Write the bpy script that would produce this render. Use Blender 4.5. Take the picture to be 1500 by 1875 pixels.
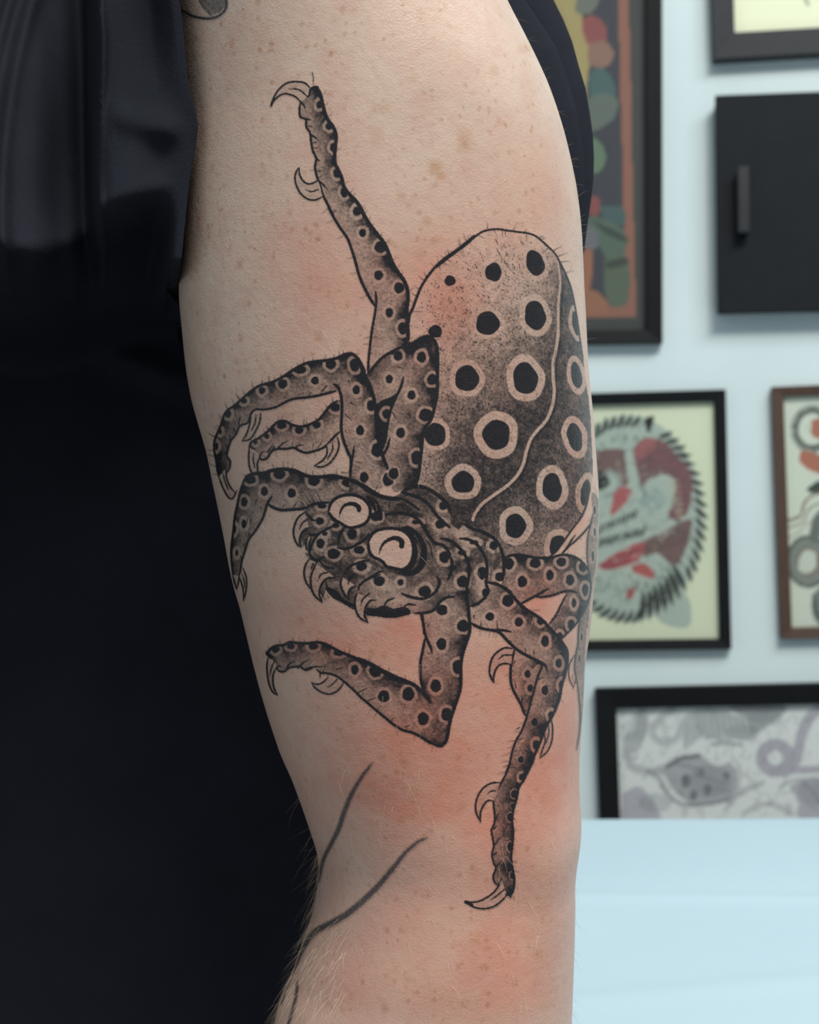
import bpy, math, random
import numpy as np
from mathutils import Matrix, Vector

rng = np.random.default_rng(7)
random.seed(7)
for o in list(bpy.data.objects):
    bpy.data.objects.remove(o, do_unlink=True)
scene = bpy.context.scene
COL = scene.collection

# ------------------------------------------------------------------ camera
W, H, FPX = 1500.0, 1875.0, 3019.0
CAM = np.array((0.0, 0.0, 1.25))
PITCH, ROLL = math.radians(0.5), math.radians(-0.8)
fwd = np.array((0.0, math.cos(PITCH), math.sin(PITCH)))
r0 = np.array((1.0, 0.0, 0.0)); u0 = np.cross(r0, fwd)
RIGHT = math.cos(ROLL) * r0 + math.sin(ROLL) * u0
UP = -math.sin(ROLL) * r0 + math.cos(ROLL) * u0
FWD = fwd
cd = bpy.data.cameras.new('camera'); cam = bpy.data.objects.new('camera', cd); COL.objects.link(cam)
cd.sensor_fit = 'HORIZONTAL'; cd.sensor_width = 36.0; cd.lens = FPX / W * 36.0
cd.clip_start = 0.02
cam.matrix_world = Matrix(((RIGHT[0], UP[0], -FWD[0], CAM[0]), (RIGHT[1], UP[1], -FWD[1], CAM[1]),
                           (RIGHT[2], UP[2], -FWD[2], CAM[2]), (0, 0, 0, 1)))
cd.dof.use_dof = True; cd.dof.focus_distance = 0.415; cd.dof.aperture_fstop = 38.0
scene.camera = cam

# ------------------------------------------------------------------ light and exposure
wd = bpy.data.worlds.new('world'); scene.world = wd; wd.use_nodes = True
bg = wd.node_tree.nodes['Background']; bg.inputs[0].default_value = (0.80, 0.92, 1.0, 1); bg.inputs[1].default_value = 0.39
def area_light(name, loc, target, sx, sy, power, color):
    ld = bpy.data.lights.new(name, 'AREA'); ld.shape = 'RECTANGLE'; ld.size = sx; ld.size_y = sy
    ld.energy = power; ld.color = color
    o = bpy.data.objects.new(name, ld); COL.objects.link(o); o.location = loc
    o.rotation_euler = (Vector(target) - Vector(loc)).to_track_quat('-Z', 'Y').to_euler()
    return o
area_light('ceiling_light_panel', (0.72, -0.95, 3.80), (0.05, 0.4, 1.1), 1.3, 0.7, 93, (1.0, 0.95, 0.88))
area_light('ceiling_light_panel', (1.3, 0.7, 3.2), (0.9, 2.5, 1.0), 1.2, 0.6, 26, (0.86, 0.97, 1.0))
scene.view_settings.view_transform = 'Standard'; scene.view_settings.look = 'None'
scene.view_settings.exposure = 0.0; scene.view_settings.gamma = 1.0
scene.view_settings.use_curve_mapping = False

# ------------------------------------------------------------------ helpers
def s2l(c):
    c = np.asarray(c, float) / 255.0
    return np.where(c <= 0.04045, c / 12.92, ((c + 0.055) / 1.055) ** 2.4)
def world_pt(px, py, d):
    """pixel position and depth along the viewing axis -> world"""
    px, py, d = np.broadcast_arrays(np.asarray(px, float), np.asarray(py, float), np.asarray(d, float))
    return (CAM + ((px - W / 2) / FPX * d)[..., None] * RIGHT + ((H / 2 - py) / FPX * d)[..., None] * UP + d[..., None] * FWD)
def cs2w(P):
    """camera aligned local frame (right, up, depth) -> world"""
    return CAM + P[..., 0:1] * RIGHT + P[..., 1:2] * UP + P[..., 2:3] * FWD
def mesh_from(name, verts, quads, mat=None, parent=None, smooth=True, tris=None):
    me = bpy.data.meshes.new(name)
    verts = np.asarray(verts, np.float32).reshape(-1, 3)
    quads = np.asarray(quads, np.int32)
    k = quads.shape[1]
    me.vertices.add(len(verts)); me.vertices.foreach_set('co', verts.ravel())
    n = len(quads)
    me.loops.add(n * k); me.loops.foreach_set('vertex_index', quads.ravel())
    me.polygons.add(n)
    me.polygons.foreach_set('loop_start', np.arange(n, dtype=np.int32) * k)
    me.polygons.foreach_set('use_smooth', np.full(n, smooth))
    me.update(calc_edges=True); me.validate()
    o = bpy.data.objects.new(name, me); COL.objects.link(o)
    if mat: me.materials.append(mat)
    if parent: o.parent = parent
    return o
def fattr(o, name, vals):
    a = o.data.attributes.new(name, 'FLOAT', 'POINT'); a.data.foreach_set('value', np.asarray(vals, np.float32).ravel())
def cattr(o, name, rgb):
    a = o.data.attributes.new(name, 'FLOAT_COLOR', 'POINT')
    v = np.ones((len(rgb), 4), np.float32); v[:, :3] = rgb; a.data.foreach_set('color', v.ravel())
def py_mesh(name, verts, faces, mat=None, parent=None, smooth=False, bevel=0.0, loc=None):
    me = bpy.data.meshes.new(name); me.from_pydata([tuple(map(float, v)) for v in verts], [], faces); me.update()
    if smooth:
        for p in me.polygons: p.use_smooth = True
    o = bpy.data.objects.new(name, me); COL.objects.link(o)
    if mat: me.materials.append(mat)
    if parent: o.parent = parent
    if loc is not None: o.location = loc
    if bevel:
        b = o.modifiers.new('bevel', 'BEVEL'); b.width = bevel; b.segments = 2; b.limit_method = 'ANGLE'
    return o
def box_vf(x0, x1, y0, y1, z0, z1):
    v = [(x0, y0, z0), (x1, y0, z0), (x1, y1, z0), (x0, y1, z0), (x0, y0, z1), (x1, y0, z1), (x1, y1, z1), (x0, y1, z1)]
    f = [(0, 3, 2, 1), (4, 5, 6, 7), (0, 1, 5, 4), (1, 2, 6, 5), (2, 3, 7, 6), (3, 0, 4, 7)]
    return v, f
def tag(o, label=None, cat=None, group=None, kind=None):
    if label: o['label'] = label
    if cat: o['category'] = cat
    if group: o['group'] = group
    if kind: o['kind'] = kind
    return o
def empty(name, loc, mw=None):
    o = bpy.data.objects.new(name, None); COL.objects.link(o); o.empty_display_size = 0.05
    if mw is not None: o.matrix_world = mw
    else: o.location = loc
    return o

class NT:
    def __init__(s, name):
        s.m = bpy.data.materials.new(name); s.m.use_nodes = True; s.t = s.m.node_tree
        s.b = s.t.nodes['Principled BSDF']
    def n(s, typ, **kw):
        nd = s.t.nodes.new(typ)
        for k, v in kw.items():
            if k.startswith('_'): setattr(nd, k[1:], v)
        return nd
    def l(s, a, b): s.t.links.new(a, b)
    def val(s, sock, v): sock.default_value = v
    def math(s, op, a, b=None, clamp=False):
        nd = s.t.nodes.new('ShaderNodeMath'); nd.operation = op; nd.use_clamp = clamp
        for i, x in enumerate((a, b)):
            if x is None: continue
            if isinstance(x, (int, float)): nd.inputs[i].default_value = x
            else: s.l(x, nd.inputs[i])
        return nd.outputs[0]
    def mix(s, fac, a, b, blend='MIX'):
        nd = s.t.nodes.new('ShaderNodeMix'); nd.data_type = 'RGBA'; nd.blend_type = blend
        for i, x in ((0, fac), (6, a), (7, b)):
            if isinstance(x, (int, float)): nd.inputs[i].default_value = x
            elif isinstance(x, (tuple, list, np.ndarray)): nd.inputs[i].default_value = (*[float(q) for q in x[:3]], 1)
            else: s.l(x, nd.inputs[i])
        return nd.outputs[2]
    def ramp(s, x, lo, hi):
        nd = s.t.nodes.new('ShaderNodeMapRange'); nd.inputs[1].default_value = lo; nd.inputs[2].default_value = hi
        nd.interpolation_type = 'SMOOTHSTEP'; s.l(x, nd.inputs[0]); return nd.outputs[0]
    def noise(s, vec, scale, detail=3, rough=0.55):
        nd = s.t.nodes.new('ShaderNodeTexNoise'); nd.inputs['Scale'].default_value = scale
        nd.inputs['Detail'].default_value = detail; nd.inputs['Roughness'].default_value = rough
        s.l(vec, nd.inputs['Vector']); return nd.outputs['Fac']
    def obj(s):
        return s.t.nodes.new('ShaderNodeTexCoord').outputs['Object']
    def bump(s, h, strength, dist):
        nd = s.t.nodes.new('ShaderNodeBump'); nd.inputs['Strength'].default_value = strength
        nd.inputs['Distance'].default_value = dist; s.l(h, nd.inputs['Height']); s.l(nd.outputs[0], s.b.inputs['Normal'])

def plain(name, rgb, rough=0.5, spec=0.5, nscale=60, namt=0.08, bump=0.0, metal=0.0):
    t = NT(name); c = s2l(rgb); v = t.obj()
    f = t.noise(v, nscale, 4)
    t.l(t.mix(t.ramp(f, 0.3, 0.7), c * (1 - namt), c * (1 + namt)), t.b.inputs['Base Color'])
    t.b.inputs['Roughness'].default_value = rough; t.b.inputs['Specular IOR Level'].default_value = spec
    t.b.inputs['Metallic'].default_value = metal
    if bump: t.bump(f, bump, 0.001)
    return t.m

def skin_material(name, ink=False):
    t = NT(name); v = t.obj()
    red = t.n('ShaderNodeAttribute', _attribute_name='redness').outputs['Fac']
    red = t.math('MULTIPLY', red, t.math('ADD', t.math('MULTIPLY', t.ramp(t.noise(v, 75, 5, 0.62), 0.3, 0.7), 0.45), 0.72), clamp=True)
    base = t.mix(t.ramp(t.noise(v, 30, 4), 0.3, 0.7), s2l((206, 178, 160)), s2l((216, 192, 174)))
    col = t.mix(red, base, s2l((205, 136, 115)))
    mott = t.ramp(t.noise(v, 130, 6, 0.65), 0.40, 0.72)
    col = t.mix(t.math('MULTIPLY', mott, 0.30), col, s2l((200, 146, 132)))
    # freckles: two sizes, patchy
    patch = t.math('ADD', t.math('MULTIPLY', t.ramp(t.noise(v, 40, 4), 0.34, 0.62), 0.8), 0.2)
    for sc, r_in, r_out, amt, seedoff in ((430, 0.06, 0.36, 0.46, 0.0), (280, 0.05, 0.34, 0.54, 1.3), (150, 0.02, 0.28, 0.42, 3.1)):
        vo = t.n('ShaderNodeTexVoronoi'); vo.inputs['Scale'].default_value = sc
        vo.inputs['Randomness'].default_value = 1.0
        wob = t.n('ShaderNodeVectorMath', _operation='ADD')
        nz = t.n('ShaderNodeTexNoise'); nz.inputs['Scale'].default_value = 700; t.l(v, nz.inputs['Vector'])
        scv = t.n('ShaderNodeVectorMath', _operation='SCALE'); scv.inputs['Scale'].default_value = 0.0012
        t.l(nz.outputs['Color'], scv.inputs[0]); t.l(v, wob.inputs[0]); t.l(scv.outputs[0], wob.inputs[1])
        t.l(wob.outputs[0], vo.inputs['Vector'])
        sep = t.n('ShaderNodeSeparateColor'); t.l(vo.outputs['Color'], sep.inputs[0])
        rad = t.ramp(vo.outputs['Distance'], r_out, r_in)
        sel = t.ramp(sep.outputs[0], 0.30, 0.85)
        f = t.math('MULTIPLY', t.math('MULTIPLY', rad, sel), t.math('MULTIPLY', patch, amt))
        col = t.mix(f, col, s2l((166, 112, 76)))
    blot = t.n('ShaderNodeAttribute', _attribute_name='blotch').outputs['Fac']
    col = t.mix(blot, col, s2l((178, 128, 80)))
    if ink:
        iv = t.n('ShaderNodeAttribute', _attribute_name='ink').outputs['Fac']
        dark = t.n('ShaderNodeAttribute', _attribute_name='old_ink').outputs['Fac']
        icol = t.mix(dark, s2l((20, 24, 31)), s2l((52, 62, 70)))
        grain = t.ramp(t.noise(v, 1500, 3), 0.3, 0.75)
        mid = t.math('MULTIPLY', iv, t.math('SUBTRACT', 1.0, iv))
        iv2 = t.math('ADD', iv, t.math('MULTIPLY', mid, t.math('SUBTRACT', grain, 0.5)), clamp=True)
        col = t.mix(iv2, col, icol)
    t.l(col, t.b.inputs['Base Color'])
    t.b.inputs['Roughness'].default_value = 0.36 if ink else 0.40
    t.b.inputs['Specular IOR Level'].default_value = 0.34 if ink else 0.34
    vo = t.n('ShaderNodeTexVoronoi', _feature='DISTANCE_TO_EDGE'); vo.inputs['Scale'].default_value = 1150; t.l(v, vo.inputs['Vector'])
    hgt = t.math('ADD', t.math('MULTIPLY', vo.outputs['Distance'], 0.5), t.noise(v, 420, 4))
    t.bump(hgt, 0.34 if ink else 0.26, 0.0006)
    return t.m

# ------------------------------------------------------------------ curve tools in photo-chart units
def smooth_poly(p, step=2.0):
    p = np.asarray(p, float)
    if len(p) < 3:
        n = max(2, int(np.hypot(*(p[-1] - p[0])) / step) + 1)
        return p[0] + (p[-1] - p[0]) * np.linspace(0, 1, n)[:, None]
    q = np.vstack([2 * p[0] - p[1], p, 2 * p[-1] - p[-2]]); out = []
    for i in range(1, len(q) - 2):
        n = max(1, int(np.hypot(*(q[i + 1] - q[i])) / step))
        t = np.arange(n)[:, None] / n
        a, b, c, d = q[i - 1], q[i], q[i + 1], q[i + 2]
        out.append(0.5 * (2 * b + (c - a) * t + (2 * a - 5 * b + 4 * c - d) * t ** 2 + (3 * b - 3 * c + d - a) * t ** 3))
    out.append(p[-1:]); return np.vstack(out)
def pts(ox, oy, sc):
    def f(s):
        return [(ox + float(a) / sc, oy + float(b) / sc) for a, b in (w.split(',') for w in s.split())]
    return f
def seg_dist(X, Y, a, b):
    dx, dy = b[0] - a[0], b[1] - a[1]; L = dx * dx + dy * dy + 1e-9
    t = np.clip(((X - a[0]) * dx + (Y - a[1]) * dy) / L, 0, 1)
    return np.hypot(X - a[0] - t * dx, Y - a[1] - t * dy), t
def inside(poly, X, Y):
    m = np.zeros(X.shape, bool); n = len(poly)
    for i in range(n):
        (x1, y1), (x2, y2) = poly[i], poly[(i + 1) % n]
        if y1 == y2: continue
        c = ((Y >= y1) != (Y >= y2)) & (X < (x2 - x1) * (Y - y1) / (y2 - y1) + x1)
        m ^= c
    return m
def vnoise(h, w, cell, seed):
    r = np.random.default_rng(seed); gh, gw = int(h / cell) + 3, int(w / cell) + 3
    g = r.random((gh, gw)); y = np.arange(h) / cell; x = np.arange(w) / cell
    yi, xi = y.astype(int), x.astype(int); fy, fx = (y - yi)[:, None], (x - xi)[None, :]
    fy = fy * fy * (3 - 2 * fy); fx = fx * fx * (3 - 2 * fx)
    a = g[np.ix_(yi, xi)]; b = g[np.ix_(yi, xi + 1)]; c = g[np.ix_(yi + 1, xi)]; d = g[np.ix_(yi + 1, xi + 1)]
    return a * (1 - fx) * (1 - fy) + b * fx * (1 - fy) + c * (1 - fx) * fy + d * fx * fy

# ------------------------------------------------------------------ the room
PSI = math.radians(6.3)
WU = np.array((math.cos(PSI), -math.sin(PSI), 0.0)); WV = np.array((0.0, 0.0, 1.0)); WN = np.array((-math.sin(PSI), -math.cos(PSI), 0.0))
WO = world_pt(1250, 900, 2.5)
def wall_uv(px, py):
    d = world_pt(px, py, 1.0) - CAM
    t = np.dot(WO - CAM, WN) / np.dot(d, WN)
    q = CAM + d * t - WO
    return np.array((np.dot(q, WU), np.dot(q, WV)))
def project(P):
    q = P - CAM; d = q @ FWD
    return W / 2 + FPX * (q @ RIGHT) / d, H / 2 - FPX * (q @ UP) / d

def wall_mat():
    t = NT('white_wall_paint'); v = t.obj(); f = t.noise(v, 3, 3); g = t.noise(v, 180, 4)
    t.l(t.mix(t.ramp(f, 0.3, 0.7), s2l((212, 227, 228)), s2l((220, 233, 234))), t.b.inputs['Base Color'])
    t.b.inputs['Roughness'].default_value = 0.6; t.b.inputs['Specular IOR Level'].default_value = 0.25
    t.bump(g, 0.08, 0.001); return t.m
mw = Matrix(((WU[0], WV[0], WN[0], WO[0]), (WU[1], WV[1], WN[1], WO[1]), (WU[2], WV[2], WN[2], 0.0), (0, 0, 0, 1)))
v, f = box_vf(-2.6, 2.2, 0.0, 2.8, -0.12, 0.0)
wall = py_mesh('wall_back', v, f, wall_mat()); wall.matrix_world = mw; tag(wall, 'white painted wall hung with framed pictures', 'wall', kind='structure')
v, f = box_vf(-2.6, 2.2, 0.0, 0.09, 0.0, 0.014)
bb = py_mesh('baseboard_back', v, f, plain('baseboard_paint', (225, 230, 230), 0.45), bevel=0.003); bb.matrix_world = mw
tag(bb, 'white baseboard along the foot of the wall', 'baseboard', kind='structure')
def floor_mat():
    t = NT('grey_vinyl_floor'); v = t.obj(); f = t.noise(v, 8, 6)
    t.l(t.mix(f, s2l((120, 122, 124)), s2l((150, 151, 150))), t.b.inputs['Base Color']); t.b.inputs['Roughness'].default_value = 0.4
    return t.m
v, f = box_vf(-2.4, 2.4, -1.6, 3.1, -0.05, 0.0)
fl = py_mesh('floor', v, f, floor_mat()); tag(fl, 'grey vinyl floor of the studio', 'floor', kind='structure')

# ------------------------------------------------------------------ pictures on the wall
class Art:
    def __init__(s, x0, y0, x1, y1, bgc):
        s.x0, s.y0 = int(x0), int(y0); s.w, s.h = int(x1 - x0), int(y1 - y0)
        s.c = np.ones((s.h, s.w, 3)) * s2l(bgc)
        s.Y, s.X = np.mgrid[0:s.h, 0:s.w].astype(float); s.X += s.x0; s.Y += s.y0
    def box(s, p, m):
        p = np.asarray(p); a = max(int(p[:, 0].min() - m) - s.x0, 0); b = min(int(p[:, 0].max() + m) - s.x0 + 2, s.w)
        c = max(int(p[:, 1].min() - m) - s.y0, 0); d = min(int(p[:, 1].max() + m) - s.y0 + 2, s.h)
        return slice(c, max(d, c)), slice(a, max(b, a))
    def put(s, sl, k, col):
        k = k[..., None]; s.c[sl] = s.c[sl] * (1 - k) + s2l(col) * k
    def fill(s, p, col, a=1.0, sm=True):
        if isinstance(p, str): p = [tuple(map(float, q.split(','))) for q in p.split()]
        if sm: p = smooth_poly(list(p) + [p[0]], 4)
        sl = s.box(p, 1); s.put(sl, inside(p, s.X[sl], s.Y[sl]) * a, col); return s
    def line(s, p, w, col, a=1.0, taper=False):
        if isinstance(p, str): p = [tuple(map(float, q.split(','))) for q in p.split()]
        p = smooth_poly(p, 4); n = len(p) - 1
        sl = s.box(p, w + 1)
        k = np.zeros(s.X[sl].shape)
        for i in range(n):
            d, t = seg_dist(s.X[sl], s.Y[sl], p[i], p[i + 1])
            ww = w * (math.sin(math.pi * min(max((i + 0.5) / n, 0.06), 0.94)) if taper else 1)
            k = np.maximum(k, np.clip(ww / 2 + 0.6 - d, 0, 1))
        s.put(sl, k * a, col); return s
    def ell(s, x, y, rx, ry, col, a=1.0, rot=0):
        sl = s.box([(x, y)], max(rx, ry) + 2); dx, dy = s.X[sl] - x, s.Y[sl] - y
        c, q = math.cos(rot), math.sin(rot); u, v = dx * c + dy * q, -dx * q + dy * c
        r = np.hypot(u / rx, v / ry); s.put(sl, np.clip((1 - r) * min(rx, ry) + 0.5, 0, 1) * a, col); return s
    def sample(s, px, py):
        xi = np.clip(np.round(px - s.x0).astype(int), 0, s.w - 1); yi = np.clip(np.round(py - s.y0).astype(int), 0, s.h - 1)
        return s.c[yi, xi]

def paper_mat(name, rough=0.6):
    t = NT(name); a = t.n('ShaderNodeAttribute', _attribute_name='print_color').outputs['Color']
    g = t.noise(t.obj(), 300, 3)
    t.l(t.mix(t.math('MULTIPLY', g, 0.1), a, (0.4, 0.42, 0.40)), t.b.inputs['Base Color'])
    t.b.inputs['Roughness'].default_value = rough; t.b.inputs['Specular IOR Level'].default_value = 0.2
    return t.m
PAPER = paper_mat('printed_paper')
def glass_mat():
    m = bpy.data.materials.new('picture_glass'); m.use_nodes = True; t = m.node_tree; t.nodes.clear()
    out = t.nodes.new('ShaderNodeOutputMaterial'); mx = t.nodes.new('ShaderNodeMixShader')
    tr = t.nodes.new('ShaderNodeBsdfTransparent'); tr.inputs[0].default_value = (0.992, 1.0, 0.995, 1)
    gl = t.nodes.new('ShaderNodeBsdfGlossy'); gl.inputs['Roughness'].default_value = 0.03
    fr = t.nodes.new('ShaderNodeFresnel'); fr.inputs[0].default_value = 1.22
    t.links.new(fr.outputs[0], mx.inputs[0]); t.links.new(tr.outputs[0], mx.inputs[1]); t.links.new(gl.outputs[0], mx.inputs[2])
    t.links.new(mx.outputs[0], out.inputs[0]); return m
GLASS = glass_mat()
BLACK_FRAME = plain('black_frame_paint', (15, 17, 20), 0.5, 0.2, 40, 0.15)
CHARCOAL = plain('charcoal_frame_paint', (32, 35, 40), 0.5, 0.25, 40, 0.12)
def wood_mat():
    t = NT('brown_frame_wood'); v = t.obj(); mp = t.n('ShaderNodeMapping'); mp.inputs['Scale'].default_value = (60, 8, 60)
    t.l(v, mp.inputs['Vector']); f = t.noise(mp.outputs[0], 4, 5)
    t.l(t.mix(f, s2l((48, 30, 22)), s2l((92, 64, 48))), t.b.inputs['Base Color']); t.b.inputs['Roughness'].default_value = 0.5
    return t.m
WOOD = wood_mat()

def rect_on_wall(c):
    """c: outer corners TL, TR, BR, BL as seen -> matrix, w, h"""
    q = [wall_uv(*p) for p in c]
    ctr = sum(q) / 4; e = (q[1] - q[0]) + (q[2] - q[3]); s = (q[0] - q[3]) + (q[1] - q[2])
    a1 = math.atan2(e[1], e[0]); a2 = math.atan2(s[1], s[0]) - math.pi / 2; a = 0.65 * a1 + 0.35 * a2
    w = np.hypot(*e) / 2; h = np.hypot(*s) / 2
    U = math.cos(a) * WU + math.sin(a) * WV; V = -math.sin(a) * WU + math.cos(a) * WV
    P = WO + WU * ctr[0] + WV * ctr[1]
    return np.array([U, V, WN]), P, w, h
def framed(corners, bar, depth, fmat, art, label, group=None, step=0.0022, top_lip=0.0):
    R, P, w, h = rect_on_wall(corners)
    base = P - R[1] * (h / 2)
    M = Matrix(((R[0][0], R[1][0], R[2][0], base[0]), (R[0][1], R[1][1], R[2][1], base[1]), (R[0][2], R[1][2], R[2][2], base[2]), (0, 0, 0, 1)))
    root = empty('framed_picture', None, M); tag(root, label, 'picture', group)
    k = 2.5 / FPX
    bl, br_, bt, bb_ = [b * k for b in bar]
    x0, x1, y0, y1 = -w / 2, w / 2, 0, h
    out = [(x0, y0), (x1, y0), (x1, y1), (x0, y1)]; inn = [(x0 + bl, y0 + bb_), (x1 - br_, y0 + bb_), (x1 - br_, y1 - bt), (x0 + bl, y1 - bt)]
    z0, z1 = 0.002, depth
    vs = [(x, y, z0) for x, y in out] + [(x, y, z1) for x, y in out] + [(x, y, z1 - 0.002) for x, y in inn] + [(x, y, z0) for x, y in inn]
    fs = []
    for i in range(4):
        j = (i + 1) % 4
        fs += [(i, j, 4 + j, 4 + i), (4 + i, 4 + j, 8 + j, 8 + i), (8 + i, 8 + j, 12 + j, 12 + i), (12 + i, 12 + j, j, i)]
    py_mesh('frame', vs, fs, fmat, root, bevel=0.0012)
    # print
    ix0, ix1, iy0, iy1 = x0 + bl - 0.002, x1 - br_ + 0.002, y0 + bb_ - 0.002, y1 - bt + 0.002
    nx, ny = int((ix1 - ix0) / step) + 2, int((iy1 - iy0) / step) + 2
    X, Y = np.meshgrid(np.linspace(ix0, ix1, nx), np.linspace(iy0, iy1, ny))
    loc = np.stack([X.ravel(), Y.ravel(), np.full(X.size, depth * 0.35)], 1)
    wp = base + loc @ R
    px, py = project(wp)
    i = np.arange(nx * ny).reshape(ny, nx)
    q = np.stack([i[:-1, :-1].ravel(), i[:-1, 1:].ravel(), i[1:, 1:].ravel(), i[1:, :-1].ravel()], 1)
    po = mesh_from('print', loc, q, PAPER, root); cattr(po, 'print_color', art.sample(px, py))
    v, f = box_vf(ix0, ix1, iy0, iy1, depth * 0.55, depth * 0.55 + 0.0015)
    py_mesh('glass_pane', v, f, GLASS, root)
    v, f = box_vf(ix0, ix1, iy0, iy1, 0.0025, depth * 0.3)
    py_mesh('backing_board', v, f, CHARCOAL, root)
    return root

# print 1: tall colourful print, mostly behind the arm
a = Art(800, -420, 1230, 640, (62, 64, 62))
a.fill('820,-400 1150,-400 1152,0 1158,300 1166,580 820,590', (176, 96, 66), sm=False)
a.fill('840,-390 1129,-390 1132,0 1140,300 1146,560 840,566', (56, 56, 74), sm=False)
a.fill('900,-60 1010,-70 1060,10 1078,90 1076,150 1068,220 1040,300 960,330 900,200', (196, 170, 84))
a.fill('900,-30 990,-30 1045,60 1050,160 1030,260 950,290', (172, 148, 74), 0.5)
a.fill('1060,-20 1100,-30 1094,10 1076,26 1055,20', (120, 124, 112))
a.fill('1066,34 1084,28 1104,40 1112,60 1110,84 1090,96 1076,80 1068,60', (170, 62, 62))
a.fill('1078,80 1108,76 1124,96 1116,118 1098,124 1080,118 1076,100', (168, 112, 92))
a.fill('1082,128 1104,124 1122,148 1128,178 1112,196 1086,190 1078,160', (60, 110, 112))
a.fill('1078,180 1106,170 1130,182 1126,214 1104,232 1084,240 1072,224', (104, 120, 108))
a.fill('1086,250 1100,262 1110,284 1104,308 1086,318 1078,290', (104, 142, 104))
a.fill('1084,358 1096,362 1098,388 1086,396 1078,380', (170, 58, 58))
a.fill('1098,378 1140,380 1144,410 1110,404', (64, 104, 104))
a.fill('1078,396 1110,402 1146,428 1142,468 1116,478 1090,440 1066,420', (86, 116, 96))
a.fill('1080,400 1140,430 1150,444 1110,428', (48, 72, 62))
a.fill('1070,412 1090,420 1096,448 1078,460 1066,440', (118, 116, 128))
a.fill('1066,460 1082,456 1086,490 1076,540 1060,540', (190, 104, 50))
a.fill('1108,476 1148,470 1150,550 1118,560 1106,520', (92, 112, 84))
a.fill('1110,480 1146,472 1148,484 1112,492', (52, 66, 56))
a.fill('1066,530 1094,534 1114,556 1110,572 1066,574', (184, 104, 54))
for q in range(9):
    a.line([(1080 + q * 13, 590), (1074 + q * 13, 604)], 3, (40, 44, 44), 0.7)
gr_ = a.c.mean(2, keepdims=True); a.c = (a.c * 0.72 + gr_ * 0.28) * 0.72 + 0.012  # dimness and grey haze of the reflective glass, put into the print colours
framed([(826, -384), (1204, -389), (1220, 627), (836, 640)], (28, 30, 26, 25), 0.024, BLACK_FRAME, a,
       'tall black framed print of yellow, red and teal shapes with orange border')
# print 2: cream sheet, top right
a = Art(1290, -330, 1640, 130, (242, 241, 212))
a.line('1460,-40 1472,-8 1480,8', 6, (110, 110, 100), 0.8).line('1476,-60 1470,-20 1490,-6', 5, (120, 118, 104), 0.7)
a.ell(1480, -140, 70, 90, (120, 120, 104), 0.5)
framed([(1291, -310), (1650, -334), (1660, 97), (1304, 121)], (40, 40, 44, 48), 0.03, CHARCOAL, a,
       'charcoal framed cream sheet at the top right above the black cabinet')
# print 4: bird inside a ring of black feather strokes
a = Art(950, 700, 1345, 1200, (226, 232, 198))
GG = (176, 192, 180)
a.ell(1150, 950, 137, 189, GG)
a.fill('1180,1100 1230,1070 1262,1100 1262,1146 1215,1142', GG)
cx, cy = 1150.0, 950.0
for th in np.arange(0, 360, 6.2):
    t_ = math.radians(th); rx, ry = 143, 196
    e = np.array((math.cos(t_), math.sin(t_)))
    p0 = np.array((cx, cy)) + e * (rx * 1.02, ry * 0.98); sp = 0.86 if not (40 < th < 85) else 0.70
    p1 = np.array((cx, cy)) + np.array((math.cos(t_ - 0.12), math.sin(t_ - 0.12))) * (rx * sp, ry * sp)
    if 280 < th < 300: continue
    a.line([p0, (p0 + p1) / 2 + (2, 2), p1], 9 if not (40 < th < 85) else 12, (24, 28, 28), 0.95, taper=True)
for th in np.arange(3, 360, 11):
    t_ = math.radians(th); e = np.array((math.cos(t_), math.sin(t_))); r_ = 0.68 + 0.06 * math.sin(th * 1.7)
    p0 = np.array((cx, cy)) + e * (143 * r_, 196 * r_)
    a.line([p0, p0 + e * 7], 4, (70, 88, 80), 0.7)
a.fill('1180,764 1198,764 1190,790 1184,792', (20, 24, 24))
RB = (126, 92, 88)
a.fill('1158,824 1180,802 1216,808 1244,838 1264,862 1268,900 1260,936 1244,952 1224,946 1232,920 1236,880 1212,868 1186,876 1176,890 1166,860', (134, 82, 88))
a.fill('1160,822 1180,804 1200,806 1190,830 1166,838', (170, 92, 94))
a.fill('1166,850 1230,860 1210,870 1184,882 1178,888', RB, 0.8)
for q in range(7):
    a.line([(1222 + q * 3, 884 + q * 10), (1240 + q * 2, 880 + q * 11)], 3.5, (200, 190, 160), 0.8)
a.fill('1092,824 1140,822 1150,850 1152,880 1142,896 1130,866 1092,862', RB)
a.fill('1092,862 1108,866 1116,884 1104,896 1092,894', (26, 28, 28))
a.line('1112,862 1132,872 1132,896 1108,910', 7, (150, 160, 158))
a.fill('1124,904 1140,890 1156,896 1154,910 1136,930 1118,944', (188, 84, 86))
a.line('1150,822 1156,870 1166,900 1176,912', 13, GG)
for q in range(8):
    a.line([(1098 + q * 9, 975 - q * 4), (1104 + q * 9, 962 - q * 4)], 5, (36, 44, 42), 0.9)
for q in range(8):
    a.line([(1096 + q * 11, 1004 - q * 3), (1106 + q * 11, 984 - q * 3)], 7, (30, 36, 36), 0.95, taper=True)
a.fill('1172,992 1226,968 1262,950 1266,966 1258,1000 1240,1034 1222,1028 1204,1014 1174,1018', RB)
a.fill('1094,1036 1130,1012 1176,992 1174,1022 1146,1036 1110,1044', (184, 74, 80))
a.line('1104,1036 1140,1018 1170,1008', 4, (120, 48, 56), 0.8).line('1110,1042 1150,1026', 4, (120, 48, 56), 0.8)
a.fill('1158,1036 1180,1032 1198,1048 1194,1060 1176,1054 1160,1048', (190, 78, 74))
a.fill('1146,1084 1162,1076 1160,1090 1150,1100', (176, 70, 72))
a.line('1150,1050 1160,1070 1152,1080', 3, (120, 60, 58), 0.7)
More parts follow.
